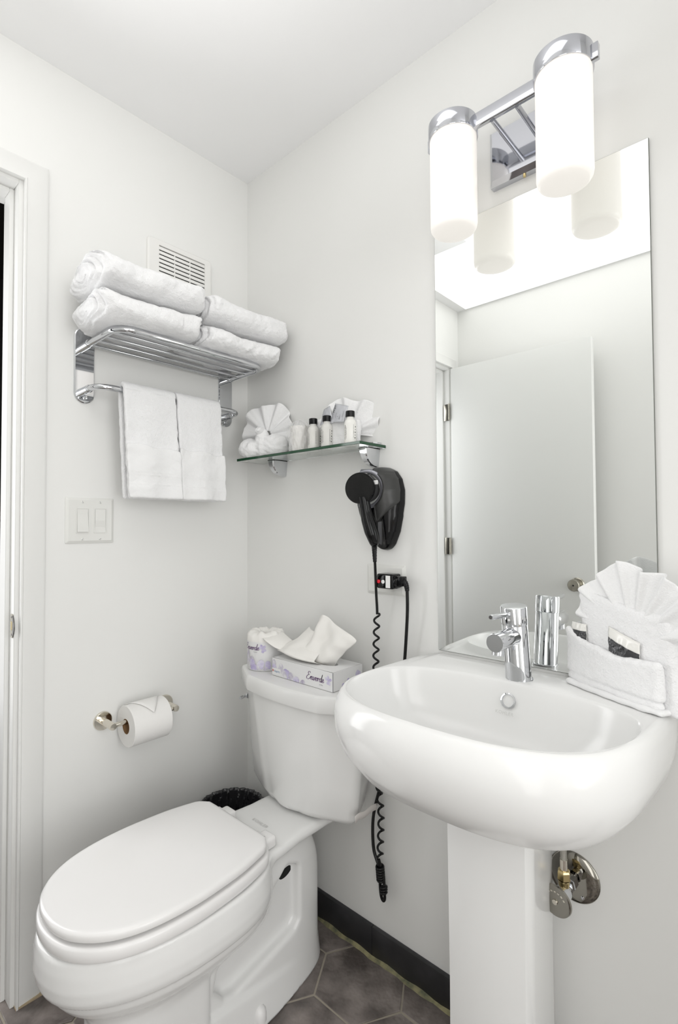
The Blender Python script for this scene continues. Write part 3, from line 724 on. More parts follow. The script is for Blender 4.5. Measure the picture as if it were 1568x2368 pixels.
b = tissue_surface([
 [(.400, -.098, .786), (.42, -.100, .786), (.45, -.100, .786), (.48, -.098, .786)],
 [(.335, -.128, .806), (.385, -.146, .803), (.43, -.148, .802), (.475, -.138, .801)],
 [(.322, -.138, .815), (.372, -.150, .817), (.42, -.142, .814), (.465, -.128, .808)],
 [(.355, -.085, .846), (.385, -.110, .836), (.425, -.100, .830), (.465, -.095, .835)],
 [(.370, -.058, .872), (.395, -.070, .866), (.425, -.072, .864), (.455, -.075, .868)]], seed=9, amp=.0018)
tp2 = obj('tissue_fold', b, TISSUE, t, angle=180); solid(tp2, .0008)

# ------------------------------------------------------------------ wrapped spare toilet roll on the tank
RC = Vector((.2360, -.112, .7425)); RR = .0555
t = thing('wrapped_toilet_roll', 'spare toilet roll in purple printed wrapper on the toilet tank', 'toilet roll', RC)
b = B(); lathe(b, [(.0535, 0), (.0553, .0015), (.0553, .050), (.0555, .086)], RC, (0, 0, 1), 48, True, False); obj('wrapper', b, BOXCARD, t, angle=60)
def crump(u_, v_):
    a = 2*PI*u_; r = [.0556, .0553, .048, .036, .022, .0165, .0150][int(round(v_*6))]; z = [.084, .099, .1085, .110, .107, .100, .070][int(round(v_*6))]
    w = .0022*math.sin(a*7+1+v_*3)+.0016*math.sin(a*13+2)
    k = min(1, v_*3)
    return RC+Vector((math.cos(a)*(r+w*.5*k), math.sin(a)*(r+w*.5*k), z+w*k*(1.2 if v_ < .9 else .2)))
b = B(); grid(b, crump, 64, 7, True); obj('crumpled_top', b, TISSUE, t, angle=180)
b = B(); lathe(b, [(.0150, .069), (.0004, .069)], RC, (0, 0, 1), 20, False, True); obj('core_hole', b, GREYINK, t)
b = tissue_surface([[(.262, -.150, .842), (.272, -.118, .850), (.284, -.085, .848)], [(.290, -.156, .834), (.308, -.124, .838), (.315, -.09, .838)], [(.318, -.150, .820), (.340, -.122, .822), (.348, -.09, .824)], [(.345, -.140, .812), (.362, -.118, .815), (.370, -.09, .818)]], seed=12, amp=.0014)
o = obj('loose_end', b, TISSUE, t, angle=180); solid(o, .0008)
a0 = math.radians(-73)
def cyl(a, c, d):
    th = a0+a/RR; return RC+Vector((math.cos(th)*(RR+d), math.sin(th)*(RR+d), c))
def finepoly(P):
    out = []
    for i in range(len(P)):
        p, q = P[i-1], P[i]
        for k in range(2): out.append((p[0]+(q[0]-p[0])*k/2, p[1]+(q[1]-p[1])*k/2))
    return out
pet = []
for cx, cy, L, w, an, mi in ((-.040, .012, .036, .020, 85, 1), (-.030, .020, .040, .015, 92, 1), (-.022, .010, .034, .024, 70, 1), (-.018, .006, .026, .020, 20, 0), (-.004, .006, .030, .022, 110, 0), (.006, .004, .028, .020, 60, 1), (.020, .006, .028, .022, 95, 0), (.026, .004, .026, .018, 40, 1), (.044, .006, .026, .018, 110, 0)):
    pet.append((finepoly(clip_rect(petal(cx, cy, L, w, math.radians(an)), -.06, .08, .003, .06)), mi))
roll_petals = pet; pet = []
for an in (40, 110, 165, 280, 330): pet.append((finepoly(petal(.022, .066, .013, .0085, math.radians(an))), mi))
def fan_flat(polys, fmap):
    bm = B()
    for i, (P, mi) in enumerate(polys):
        if len(P) < 3: continue
        c = (sum(p[0] for p in P)/len(P), sum(p[1] for p in P)/len(P)); ring = [P]+[[(c[0]+(a-c[0])*k, c[1]+(d-c[1])*k) for a, d in P] for k in (.66, .33)]
        Vv = [[bm.verts.new(fmap(a, d, .0006+.00006*i)) for a, d in r] for r in ring]; cv = bm.verts.new(fmap(c[0], c[1], .0006+.00006*i)); n = len(P)
        for r0, r1 in zip(Vv, Vv[1:]):
            for q in range(n): bm.faces.new((r0[q], r0[(q+1) % n], r1[(q+1) % n], r1[q])).material_index = mi
        for q in range(n): bm.faces.new((Vv[-1][q], Vv[-1][(q+1) % n], cv)).material_index = mi
    return bm
obj('petal_print', fan_flat(roll_petals, cyl), [LILAC, LILAC2], t, smooth=False); obj('flower_print', fan_flat(pet, cyl), [LILAC, LILAC2], t, smooth=False)
b = script('Enverde', lambda a, c, d: cyl(a, c, d+.0006), .0185, -.045, .061, .085); obj('lettering', b, PURPLE, t, smooth=False)
b = text_bm('ULTRA', .0042, (0, 0, 0), (1, 0, 0), (0, 1, 0), fmap=lambda a, c: cyl(a-.006, c+.054, .001)); obj('small_lettering', b, GREYINK, t, smooth=False)

# ------------------------------------------------------------------ toilet paper holder and roll
HC = Vector((.060, -.405, .6175))    # roll axis runs along the wall
t = thing('toilet_paper_holder', 'polished toilet paper holder with two round posts on left wall', 'toilet paper holder', (0, -.405, .635))
for y, vis in ((-.4985, 1), (-.3130, 0)):
    z = .6305
    b = B(); lathe(b, [(.0255, 0), (.0255, .003), (.024, .0055), (.0235, .006), (.0004, .0062)], (.0005, y, z), (1, 0, 0), 36); k = obj('rosette', b, NICKEL, t)
    b = B(); lathe(b, [(.0095, .005), (.0095, .046), (.0088, .047), (.0088, .050)], (.0, y, z), (1, 0, 0), 24)
    lathe(b, [(.0098, .050), (.0098, .066), (.0085, .070), (.0004, .0705)], (.0, y, z), (1, 0, 0), 24); obj('post', b, NICKEL, k)
b = B(); tube(b, [(.060, -.4985, .6305), (.060, -.3130, .6305)], .0066, 16); obj('spindle', b, NICKEL, t)
t = thing('toilet_paper_roll', 'white toilet paper roll with folded point on the wall holder', 'toilet paper', (.060, -.405, .565))
RC2 = Vector((.0600, 0, .6185)); ro = .0560; ya, yb = -.4605, -.3500
b = B(); lathe(b, [(.0205, 0), (ro-.0015, -.0), (ro, .0015), (ro, yb-ya-.0015), (ro-.0015, yb-ya), (.0205, yb-ya)], RC2+Vector((0, ya, 0)), (0, 1, 0), 56, False, False); obj('paper', b, PAPER, t)
b = B(); lathe(b, [(.0207, .0003), (.0190, .0003), (.0190, yb-ya-.0003), (.0207, yb-ya-.0003)], RC2+Vector((0, ya, 0)), (0, 1, 0), 40, False, False); obj('cardboard_core', b, CARD, t)
def onroll(th, y, d): return (RC2.x+math.cos(th)*(ro+d), y, RC2.z+math.sin(th)*(ro+d))
b = B(); ymid = (ya+yb)/2+.012
NTH = 14
V = []
for i in range(NTH+1):
    s_ = i/NTH; th = math.radians(118-82*s_); w = (yb-ya)/2*(1-s_)**.9*.92+.0006
    cy_ = ymid-.010
    V.append([b.verts.new(onroll(th, cy_+w*q, .0012+.004*s_*(1-abs(q)*.4))) for q in (-1, -.5, 0, .5, 1)])
for i in range(NTH):
    for q in range(4): b.faces.new((V[i][q], V[i+1][q], V[i+1][q+1], V[i][q+1]))
o = obj('folded_point', b, PAPER, t, angle=180); solid(o, .0012)

# ------------------------------------------------------------------ waste bin in the corner behind the toilet
BC = Vector((.112, -.150, 0))
t = thing('waste_bin', 'small dark waste bin with black liner behind the toilet', 'waste bin', BC)
b = B(); lathe(b, [(.078, .0), (.080, .004), (.097, .292), (.0985, .296), (.094, .296), (.077, .008), (.0004, .008)], BC, (0, 0, 1), 40); obj('bin_body', b, BINP, t)
def liner(u_, v_):
    a = 2*PI*u_; j = v_*8
    prof = [(.1015, .205), (.1045, .235), (.1055, .265), (.1045, .292), (.1010, .302), (.0960, .298), (.0925, .27), (.0880, .20), (.080, .05)]
    i = min(int(j), 7); f = j-i; r = prof[i][0]*(1-f)+prof[i+1][0]*f; z = prof[i][1]*(1-f)+prof[i+1][1]*f
    w = .0022*math.sin(a*19+z*20)+.0017*math.sin(a*31+1.3+z*33)+.0012*math.sin(a*53+z*60)
    return BC+Vector((math.cos(a)*(r+w*.8), math.sin(a)*(r+w*.8), z+(.004*math.sin(a*9)+.003*math.sin(a*17))*(1-min(1, v_*2))))
b = B(); grid(b, liner, 220, 25, True); o = obj('liner', b, BAGBLACK, t, angle=180); solid(o, .0006)
# ------------------------------------------------------------------ towel rack on the left wall
t = thing('towel_rack', 'chrome towel rack with shelf and lower bar on left wall', 'towel rack', (0, -.3255, 1.60))
YA, YB, ZS, ZB = -.5555, -.0960, 1.6605, 1.5380
def stad(hy, z0, z1, yc, x, n=12):
    out = []
    for k in range(n+1): a = PI*k/n; out.append((x, yc+hy*math.cos(a), z1-hy+hy*math.sin(a)))
    for k in range(n+1): a = PI+PI*k/n; out.append((x, yc+hy*math.cos(a), z0+hy+hy*math.sin(a)))
    return out
for yc in (YA, YB):
    b = B(); loft(b, [stad(.0265, 1.504, 1.711, yc, .0003), stad(.0265, 1.504, 1.711, yc, .0045), stad(.0240, 1.5065, 1.7085, yc, .0065)]); k = obj('wall_bracket', b, CHROME, t, angle=20)
    for z in (1.519,):
        b = B(); lathe(b, [(.0052, .0062), (.0052, .010), (.004, .0118), (.0004, .0122)], (0, yc+.002, z), (1, 0, 0), 16); obj('screw', b, CHROME, k)
def ubar(xf, z, r, bend):
    P = [(.004, YA, z), (xf-bend, YA, z)]
    P += [(xf-bend+bend*math.sin(a), YA+bend-bend*math.cos(a), z) for a in [PI/2*k/8 for k in range(1, 9)]]
    P += [(xf, YA+bend+(YB-YA-2*bend)*k/4, z) for k in range(1, 4)]
    P += [(xf-bend+bend*math.cos(a), YB-bend+bend*math.sin(a), z) for a in [PI/2*k/8 for k in range(0, 9)]]
    P += [(.004, YB, z)]
    b = B(); tube(b, P, r, 18); return b
obj('shelf_frame', ubar(.210, ZS, .0088, .045), CHROME, t, angle=60)
obj('towel_bar', ubar(.0890, ZB, .0082, .040), CHROME, t, angle=60)
for yc in (YA, YB):
    for z, r in ((ZS, .0108), (ZB, .0102)):
        b = B(); lathe(b, [(r, .006), (r, .038), (r-.0015, .040)], (0, yc, z), (1, 0, 0), 20); obj('collar', b, CHROME, t)
for x in (.030, .075, .120, .165):
    b = B(); tube(b, [(x, YA+.004, ZS), (x, YB-.004, ZS)], .0046, 12); obj('shelf_rod', b, CHROME, t)

# ------------------------------------------------------------------ folded bath towels on the rack
def bath_towel(name, label, y0, y1, xc, hx, z0, z1, seed, spiral, tilt=0.0):
    yc, L, zc, hz = (y0+y1)/2, (y1-y0)/2, (z0+z1)/2, (z1-z0)/2
    def f(X, Y, Z):
        w = Z-zc-tilt*(Y-yc); u = X-xc
        w = w+.004*np.sin((Y-yc)*14+seed)
        n = 2.9
        rho = ((np.abs(u)/hx)**n+(np.abs(w)/hz)**n+1e-12)**(1/n)
        d = (rho-1)*hz
        th = np.arctan2(w/hz, u/hx)
        turn = rho*2.6+th/(2*PI)*(1 if spiral > 0 else -1)+.12*np.sin(th*2+seed)
        fr = turn-np.floor(turn)-.5
        for e, sg in ((y0, 1), (y1, -1)):
            near = (Y-e)*sg
            body = -near+.012*(fr*fr*4)*np.clip(rho, 0, 1)-.010*np.cos(th-1)*(rho)*.6+.006*np.sin(th*3+seed)*rho
            d = smax(d, body, .026)
            d = d+.010*np.exp(-(fr/.11)**2)*np.exp(-(np.maximum(near, 0)/.012)**2)*(rho > .28)
        d = d+.0017*nz(X, Y, Z, .10, seed)+.0004*nz(X, Y, Z, .03, seed+1)+.00022*nz(X, Y, Z, .011, seed+2)
        d = d+.0022*np.exp(-((w+.010-.006*np.sin(Y*9+seed))/.006)**2)*(u > 0)*0
        return np.maximum(d, z0-.0008-Z)
    me = sdf_mesh(f, (xc-hx-.012, y0-.02, z0-.004), (xc+hx+.012, y1+.02, z1+.012), .0030)
    o = obj(name, me, TOWEL, None, (xc, yc, z0), angle=180)
    return tag(o, label, 'towel', 'folded bath towels on the chrome rack')
bath_towel('bath_towel', 'lower left folded white bath towel lying on the rack shelf', -.610, -.331, .142, .112, 1.6702, 1.7450, 21, 1)
bath_towel('bath_towel', 'lower right folded white bath towel, its end overhanging the rack', -.329, -.042, .148, .106, 1.6702, 1.7370, 33, -1)
bath_towel('bath_towel', 'upper left white bath towel with curled end, nearest the door', -.618, -.325, .142, .118, 1.7475, 1.8300, 45, 1, .02)
bath_towel('bath_towel', 'upper right white bath towel on top, nearest the room corner', -.323, -.022, .150, .110, 1.7405, 1.8220, 57, -1, .03)

# ------------------------------------------------------------------ hand towels hanging on the lower bar
def hand_towel(label, y0, y1, dy, seed, back):
    xc, zb = .0890, ZB; zlo = 1.2430
    t = thing('hand_towel', label, 'towel', (xc, (y0+y1)/2, zb), 'hand towels on the lower bar')
    def mk(thk, off, ztop, zbot, is_band):
        def f(X, Y, Z):
            k = (zb-Z)/.3
            ya, yb = y0+dy*k, y1+dy*k
            yy = Y+.0
            wav = .0032*np.sin(Y*60+seed)*np.clip((zb-Z)/.15, 0, 1)+.0016*nz(X*0, Y, Z, .09, seed)
            ang = np.hypot(X-xc, Z-zb)
            r0 = .0083+.0005+.0075
            if not is_band:
                slab_f = np.abs(X-xc-r0-wav-.004*np.clip(k, 0, 1))-.0070
                slab_b = np.abs(X-xc+r0-.002*np.clip(k, 0, 1)+.001*np.sin(Y*40))-.0066
                arc = np.abs(ang-r0)-.0070
                low = smax(np.minimum(slab_f, smax(slab_b, back-Z, .006)), zlo-Z, .008)
                d = np.where(Z > zb, arc, low)
            else:
                xs = xc+r0+.0098+wav*1.15+.004*np.clip(k, 0, 1)
                edge = ztop-.010*(Y-ya)/(yb-ya)+.0024*np.sin(Y*75+seed*2)
                d = np.abs(X-xs)-.0045-.0008*np.exp(-((Z-edge)/.004)**2)
                d = smax(smax(d, Z-edge, .005), zbot-Z, .006)
                d = d+.0014*(1/(1+np.exp((np.abs(Z-1.2965)-.0115)/.0008)))+.0010*np.exp(-((Z-1.2800)/.0020)**2)+.0010*np.exp(-((Z-1.3130)/.0020)**2)
            d = smax(d, np.maximum(ya-(.002 if is_band else 0)-yy, yy-yb-(.002 if is_band else 0)), .007)
            return d+.0005*nz(X, Y, Z, .03, seed+3)+.0002*nz(X, Y, Z, .010, seed+4)
        return f
    obj('towel_body', sdf_mesh(mk(0, 0, 0, 0, False), (.06, y0-.03, 1.22), (.135, y1+.04, 1.575), .0032), TOWEL, t, angle=180)
    obj('folded_band', sdf_mesh(mk(0, 0, 1.394, 1.2445, True), (.09, y0-.03, 1.23), (.145, y1+.04, 1.41), .0028), TOWELFLAT, t, angle=180)
hand_towel('left hand towel of two on the bar, nearer the doorway', -.4935, -.3405, .014, 2.0, 1.238)
hand_towel('right hand towel of two on the bar, nearer the corner', -.3370, -.1860, .014, 4.1, 1.228)
# ------------------------------------------------------------------ glass shelf
t = thing('glass_shelf', 'green edged clear glass shelf on two chrome brackets', 'shelf', (.35, -.05, 1.377))
gx0, gx1, gy0, gz0, gz1 = .0900, .6120, -.1120, 1.3768, 1.3850
b = B(); bx(b, (gx0, gy0, gz0), (gx1, -.002, gz1), .0007, 1)
for f in b.faces:
    f.material_index = 1 if abs(f.normal.z) < .4 and f.normal.y < .5 else 0
obj('glass_pane', b, [GLASS, GLASSEDGE], t, angle=10)
for x in (.1960, .5760):
    b = B(); rings = []
    q_ = [(-.0006, 0), (-.058, 0), (-.0595, -.004)]+[(-.0595+.0535*(1-math.cos(PI/2*k/9)), -.004-.045*math.sin(PI/2*k/9)) for k in range(1, 10)]+[(-.0006, -.049)]
    for dx, k in ((-.0150, .86), (-.0135, .955), (-.0100, 1), (.0100, 1), (.0135, .955), (.0150, .86)):
        rings.append([(x+dx*(1-.35*(-zz/.049)), min(-.0006, yy*k), gz0-.0012+zz*k) for yy, zz in q_])
    loft(b, rings); k = obj('bracket', b, CHROME, t, angle=30)
    b = B(); bx(b, (x-.0150, -.058, gz0-.0014), (x+.0150, -.0008, gz0-.0001)); obj('rubber_pad', b, BLACKP, k)
    b = B(); loft(b, [[(x+a, -.0008-.026*(1+c), z) for a, c in ((-.02, -1), (.02, -1), (.02, -.3), (.012, 0), (-.012, 0), (-.02, -.3))] for z in (gz1+.0002, gz1+.009)]); obj('clamp', b, CHROME, k)
SZ = gz1+.0004

# ------------------------------------------------------------------ folded washcloth fans and toiletries on the shelf
def fan_mesh(c, face, R, a0, a1, pleats, lean=0.0, depth=.010, rmin=.12, seed=0, wob=.06, nu=110, nv=16, lift=0.0):
    """pleated fan: c centre, face = horizontal angle of its front normal; angles from straight up, clockwise seen from the front"""
    n = Vector((math.cos(face), math.sin(face), 0)); r_ = Vector((-math.sin(face), math.cos(face), 0))
    rnd = random.Random(seed); ph = [rnd.uniform(0, 6.28) for _ in range(6)]
    b = B()
    def f(u_, v_):
        a = math.radians(a0+(a1-a0)*u_); rr = rmin+(1-rmin)*v_
        ph_ = u_*pleats*2*PI+.5*math.sin(u_*9+ph[0])
        Rr = R*(1+wob*math.sin(ph_*.5+ph[1])+wob*.8*math.sin(u_*11+ph[2])*.6)
        rad = Rr*rr; w = depth*rr**1.1*(math.sin(ph_)+.35*math.sin(ph_*2+ph[3]))
        sag = lean*rad
        p = Vector(c)+r_*math.sin(a)*rad+Vector((0, 0, 1))*math.cos(a)*rad+n*(w-sag*1.0+lift*rr*rr)
        return p
    grid(b, f, nu, nv); return b
def cloth_lumps(fn, lo, hi, h=.0026): return sdf_mesh(fn, lo, hi, h)
# left fan, shaped like an open flower with a small knot
c = Vector((.1700, -.062, 1.4620)); fa = math.radians(-66)
t = thing('washcloth_fan', 'white washcloth folded into a flower with a knot on shelf left end', 'washcloth', (c.x, c.y, SZ))
b = fan_mesh(c+Vector((.0, .012, 0)), fa, .102, -128, 128, 7, lean=.10, depth=.010, seed=4, wob=.07)
o = obj('fan', b, CLOTH, t, angle=180); solid(o, .0032, 1)
n_ = Vector((math.cos(fa), math.sin(fa), 0)); r_ = Vector((-math.sin(fa), math.cos(fa), 0))
def lumps(X, Y, Z):
    u = (X-c.x)*r_.x+(Y-c.y)*r_.y; w = (X-c.x)*n_.x+(Y-c.y)*n_.y; z = Z-SZ
    def ell(u0, w0, z0, a, b_, c_): return (np.sqrt(((u-u0)/a)**2+((w-w0)/b_)**2+((z-z0)/c_)**2)-1)*min(a, b_, c_)
    d = ell(-.044, .012, .030, .040, .028, .032)
    d = smin(d, ell(.044, .012, .034, .043, .028, .038), .006)
    d = smin(d, ell(.0, .012, .044, .024, .026, .052), .008)
    d = d+.0016*np.sin(u*150+w*60+np.sin(z*70)*1.5)*np.clip((z-.01)/.03, 0, 1)+.0008*nz(X, Y, Z, .02, 5)+.0004*nz(X, Y, Z, .006, 6)
    return np.maximum(d, -z)
obj('folded_base', sdf_mesh(lumps, (c.x-.13, c.y-.07, SZ-.002), (c.x+.13, min(c.y+.07, -.004), SZ+.11), .0028), CLOTH, t, angle=180)
def knot(X, Y, Z):
    u = (X-c.x)*r_.x+(Y-c.y)*r_.y; w = (X-c.x)*n_.x+(Y-c.y)*n_.y; z = Z-c.z
    d = np.sqrt(((u+.004)/.012)**2+((w-.026)/.020)**2+((z-.014+w*.2)/.012)**2)-1
    return d*.011+.0010*np.sin(np.arctan2(z-.014, u+.004)*3+w*300)+.0003*nz(X, Y, Z, .006, 8)
obj('knot', sdf_mesh(knot, (c.x-.05, c.y-.06, c.z-.02), (c.x+.05, c.y+.03, c.z+.045), .0022), CLOTH, t, angle=180)
# right fan with a pocket
c2 = Vector((.4960, -.040, 1.4280)); fb = math.radians(-72)
t = thing('washcloth_fan', 'white washcloth fan with pocket behind the little bottles on shelf', 'washcloth', (c2.x, c2.y, SZ))
b = fan_mesh(c2+Vector((.0, .008, .0)), fb, .104, -80, 100, 5, lean=.06, depth=.0085, seed=9, wob=.09)
o = obj('fan', b, CLOTH, t, angle=180); solid(o, .0030, 1)
n2 = Vector((math.cos(fb), math.sin(fb), 0)); r2 = Vector((-math.sin(fb), math.cos(fb), 0))
def pocket(X, Y, Z):
    u = (X-c2.x)*r2.x+(Y-c2.y)*r2.y; w = (X-c2.x)*n2.x+(Y-c2.y)*n2.y; z = Z-SZ
    d1 = sdbox(u, w, z, (-.004, .010, .040), (.056, .011, .041), .010)
    top = z-(.080-.004*np.sin(u*30))
    d = smax(d1, top, .006)+.0016*np.exp(-((z-.052)/.003)**2)*0+.0010*nz(X, Y, Z, .03, 15)+.0004*nz(X, Y, Z, .006, 16)
    for zz in (.030, .036, .042): d = d+.0006*np.exp(-((z-zz)/.0013)**2)
    return np.maximum(d, -z)
obj('pocket', sdf_mesh(pocket, (c2.x-.075, c2.y-.045, SZ-.002), (c2.x+.075, c2.y+.03, SZ+.09), .0026), CLOTH, t, angle=180)
# two sachets in the pocket
def sachet(label, P, y, text_rows, seed):
    ctr = sum((Vector((a, y, z)) for a, z in P), Vector())/4
    t = thing('sachet', label, 'sachet', ctr, 'silver sachets tucked in the washcloth')
    b = B(); q = [Vector((a, y-(.010 if z < ctr.z else 0), z)) for a, z in P]
    nu, nv = 13, 13
    def f(s_, w):
        p = (q[3]*(1-s_)+q[2]*s_)*(1-w)+(q[0]*(1-s_)+q[1]*s_)*w
        bul = .0025*(1-(2*s_-1)**2)*(1-(2*w-1)**2)+.0006*math.sin(s_*14+seed)*math.sin(w*11+seed)
        return p+Vector((0, -bul, 0))
    grid(b, f, nu, nv); o = obj('foil_packet', b, SACHET, t, angle=180); solid(o, .0010)
    up = (q[0]-q[3]).normalized(); rt = (q[1]-q[0]).normalized(); pn = rt.cross(up).normalized()
    for txt, s_, w, sz in text_rows:
        p = f(s_, w)+Vector((0, -.0012, 0))
        b = text_bm(txt, sz, p, up, -rt, .0006); obj('lettering', b, GREYINK if sz < .005 else LABELINK, t, smooth=False)
    return t
sachet('tilted grey sachet on the left in the washcloth pocket', [(.4400, 1.4990), (.4633, 1.5062), (.4864, 1.4530), (.4350, 1.4530)], -.066, [('wipe', .30, .18, .0050)], 1)
sachet('grey printed sachet on the right in the washcloth pocket', [(.4844, 1.5096), (.5332, 1.4948), (.5249, 1.4500), (.4748, 1.4560)], -.066, [('. Wipe', .16, .38, .0105), ('1', .52, .28, .006), ('Wipe', .68, .14, .0065), ('cleansing', .36, .22, .0042), ('towelette', .84, .30, .0042)], 4)

# little bottles
def bottle(label, x, y, body, face, seed, full):
    t = thing('toiletry_bottle', label, 'bottle', (x, y, SZ), 'little toiletry bottles on the glass shelf')
    o0 = (x, y, SZ)
    b = B(); lathe(b, [(.0150, 0), (.0163, .0015), (.0166, .004), (.0166, .054), (.0160, .059), (.0140, .0640), (.0112, .0672), (.0098, .0690), (.0098, .0745)], o0, (0, 0, 1), 36); obj('bottle_body', b, body, t)
    b = B(); lathe(b, [(.0118, .0735), (.0122, .0742), (.0122, .0890), (.0114, .0900), (.0003, .0902)], o0, (0, 0, 1), 36, rfun=lambda a, h: 1+.012*math.sin(a*30)); obj('cap', b, BLACKP, t, angle=30)
    R_ = .01665
    def cy(a0_): return lambda a, c, d=.0002: Vector((x+math.cos(a0_+a/R_)*(R_+d), y+math.sin(a0_+a/R_)*(R_+d), SZ+c))
    # upright print: rows of small marks
    rnd = random.Random(seed)
    b = B()
    for col, w, z0, z1, st in ((-.0165, .0026, .012, .050, .0022), (-.0118, .0014, .014, .046, .0017), (.0090, .0012, .016, .050, .0040)):
        m = cy(face); z = z0
        while z < z1:
            l_ = st*rnd.uniform(.4, .8); ww = w*rnd.uniform(.55, 1)
            vs = [b.verts.new(m(col+a, z+c)) for a, c in ((0, 0), (ww, 0), (ww, l_), (0, l_))]; b.faces.new(vs); z += st
    obj('print', b, LABELINK, t, smooth=False)
    if seed > 1:
        b = B()
        for q in range(5):
            m = cy(face); z = .016+q*.0075; r_0 = .0013 if q % 2 else .0017
            b.faces.new([b.verts.new(m(.0142+r_0*math.cos(k*PI/4)+.0006*q, z+r_0*math.sin(k*PI/4)*1.2)) for k in range(8)])
        obj('leaf_print', b, LABELINK, t, smooth=False)
    return t
fc = math.radians(-50)
bottle('clear little bottle with black cap, first of the front three', .4085, -.078, BOTTLECL, fc, 1, 1)
bottle('clear little bottle with black cap, middle of the front three', .4630, -.078, BOTTLECL, fc, 2, 1)
bottle('milky white little bottle with black cap, last toward the hair dryer', .5500, -.078, BOTTLEP, fc, 3, 1)
bottle('little bottle half hidden behind the first front bottle', .3800, -.038, BOTTLEP, fc, 4, 1)
# film wrapped cup
cx, cy_ = .3420, -.068
t = thing('wrapped_cup', 'white plastic cup wrapped in crinkled clear film on shelf', 'cup', (cx, cy_, SZ))
b = B(); lathe(b, [(.0225, 0), (.0235, .001), (.0295, .074), (.0300, .076), (.0285, .076), (.0222, .003), (.0003, .003)], (cx, cy_, SZ), (0, 0, 1), 36); obj('cup', b, CUPW, t)
def film(u_, v_):
    a = 2*PI*u_; z = .0006+.098*v_
    prof = [.0285, .0310, .0325, .0335, .0340, .0345, .0340, .0300, .0200, .004]
    j = v_*9; i = min(int(j), 8); r = prof[i]*(1-j+i)+prof[i+1]*(j-i)
    w = .0022*math.sin(a*7+z*60)+.0016*math.sin(a*12-z*110+1)+.0010*math.sin(a*21+z*200)
    return Vector((cx+math.cos(a)*(r+w), cy_+math.sin(a)*(r+w), SZ+z))
b = B(); grid(b, film, 90, 28, True); obj('film_wrapper', b, FILM, t, angle=180)

# ------------------------------------------------------------------ wall hair dryer
hx0 = .6030
t = thing('hair_dryer_holder', 'black and charcoal teardrop wall holder below the glass shelf', 'hair dryer holder', (hx0, 0, 1.22))
zs = [1.098, 1.104, 1.118, 1.15, 1.19, 1.225, 1.26, 1.29, 1.310, 1.322, 1.327]
ws = [.006, .018, .030, .0485, .0625, .0690, .0700, .0620, .0470, .0280, .006]
def shell(X, Y, Z, grow, depth, lo):
    w = np.interp(Z, zs, ws)+grow; xx = X-hx0-.012*np.clip((1.20-Z)/.1, 0, 1)
    d = np.interp(Z, [1.10, 1.13, 1.18, 1.25, 1.30, 1.327], depth)
    f = (((np.abs(xx)/w)**2.4+(np.abs(Y)/d)**2.4+1e-12)**(1/2.4)-1)*np.minimum(w, d)
    return smax(smax(f, np.abs(Z-(1.2125+lo))-.1145+lo, .02), Y+.0008, .002)
AXD = Vector((.34, -.94, .0)).normalized(); HC_ = Vector((.6090, -.110, 1.2630))
def cone_d(X, Y, Z, r):
    px, py, pz = X-HC_.x, Y-HC_.y, Z-HC_.z
    s_ = px*AXD.x+py*AXD.y+pz*AXD.z
    return np.sqrt(np.maximum(px*px+py*py+pz*pz-s_*s_, 1e-12))-r
def cover(X, Y, Z):
    f = shell(X, Y, Z, .0, [.030, .040, .058, .076, .066, .030], 0)
    low = (1.176+.010*((X-hx0)/.06)+.9*np.maximum(0, X-hx0-.02)*.9)-Z
    f = smax(f, low, .006)
    notch = smax(np.abs(X-hx0+.012)-.026, Z-1.245, .004)
    f = smax(f, -smax(notch, Y+.030, .004), .006)
    return smax(f, -cone_d(X, Y, Z, .0490), .006)
def lowshell(X, Y, Z):
    f = shell(X, Y, Z, .0015, [.026, .040, .050, .056, .045, .020], 0)
    f = smax(f, -smax(sdbox(X, Y, Z, (hx0+.004, -.062, 1.155), (.020, .036, .075), .012), -1, .001), .010)
    return smax(f, -cone_d(X, Y, Z, .0430), .006)
obj('rear_shell', sdf_mesh(lowshell, (.515, -.085, 1.093), (.69, 0, 1.331), .0030), BLACKP, t, angle=70)
obj('front_cover', sdf_mesh(cover, (.515, -.095, 1.093), (.69, 0, 1.331), .0028), GREYP, t, angle=60)
b = B(); u, v, w = frame(AXD); cc = HC_-AXD*.048; rings = []
for k in range(49):
    a = math.radians(-115+235*k/48)
    # crescent: widest low on the right hand side
    side = Vector((AXD.y*-1, AXD.x, 0)); d = side*math.cos(a)+Vector((0, 0, 1))*math.sin(a)
    tk = .0015+.0065*math.sin(PI*k/48)**.8
    rings.append([cc+d*(.0475+tk*math.cos(q))+AXD*(tk*.9*math.sin(q)) for q in [2*PI*i/10 for i in range(10)]])
loft(b, rings); obj('cradle_ring', b, RINGP, t)
b = B(); lp = Vector((.5930, -.0635, 1.3130)); bx(b, (-.018, -.0008, -.0045), (.018, .0004, .0045), .0004, 1, Matrix.Translation(lp) @ Matrix.Rotation(math.radians(12), 4, 'Z') @ Matrix.Rotation(math.radians(-42), 4, 'X') @ Matrix.Rotation(math.radians(4), 4, 'Y')); k = obj('label_plate', b, RINGP, t)

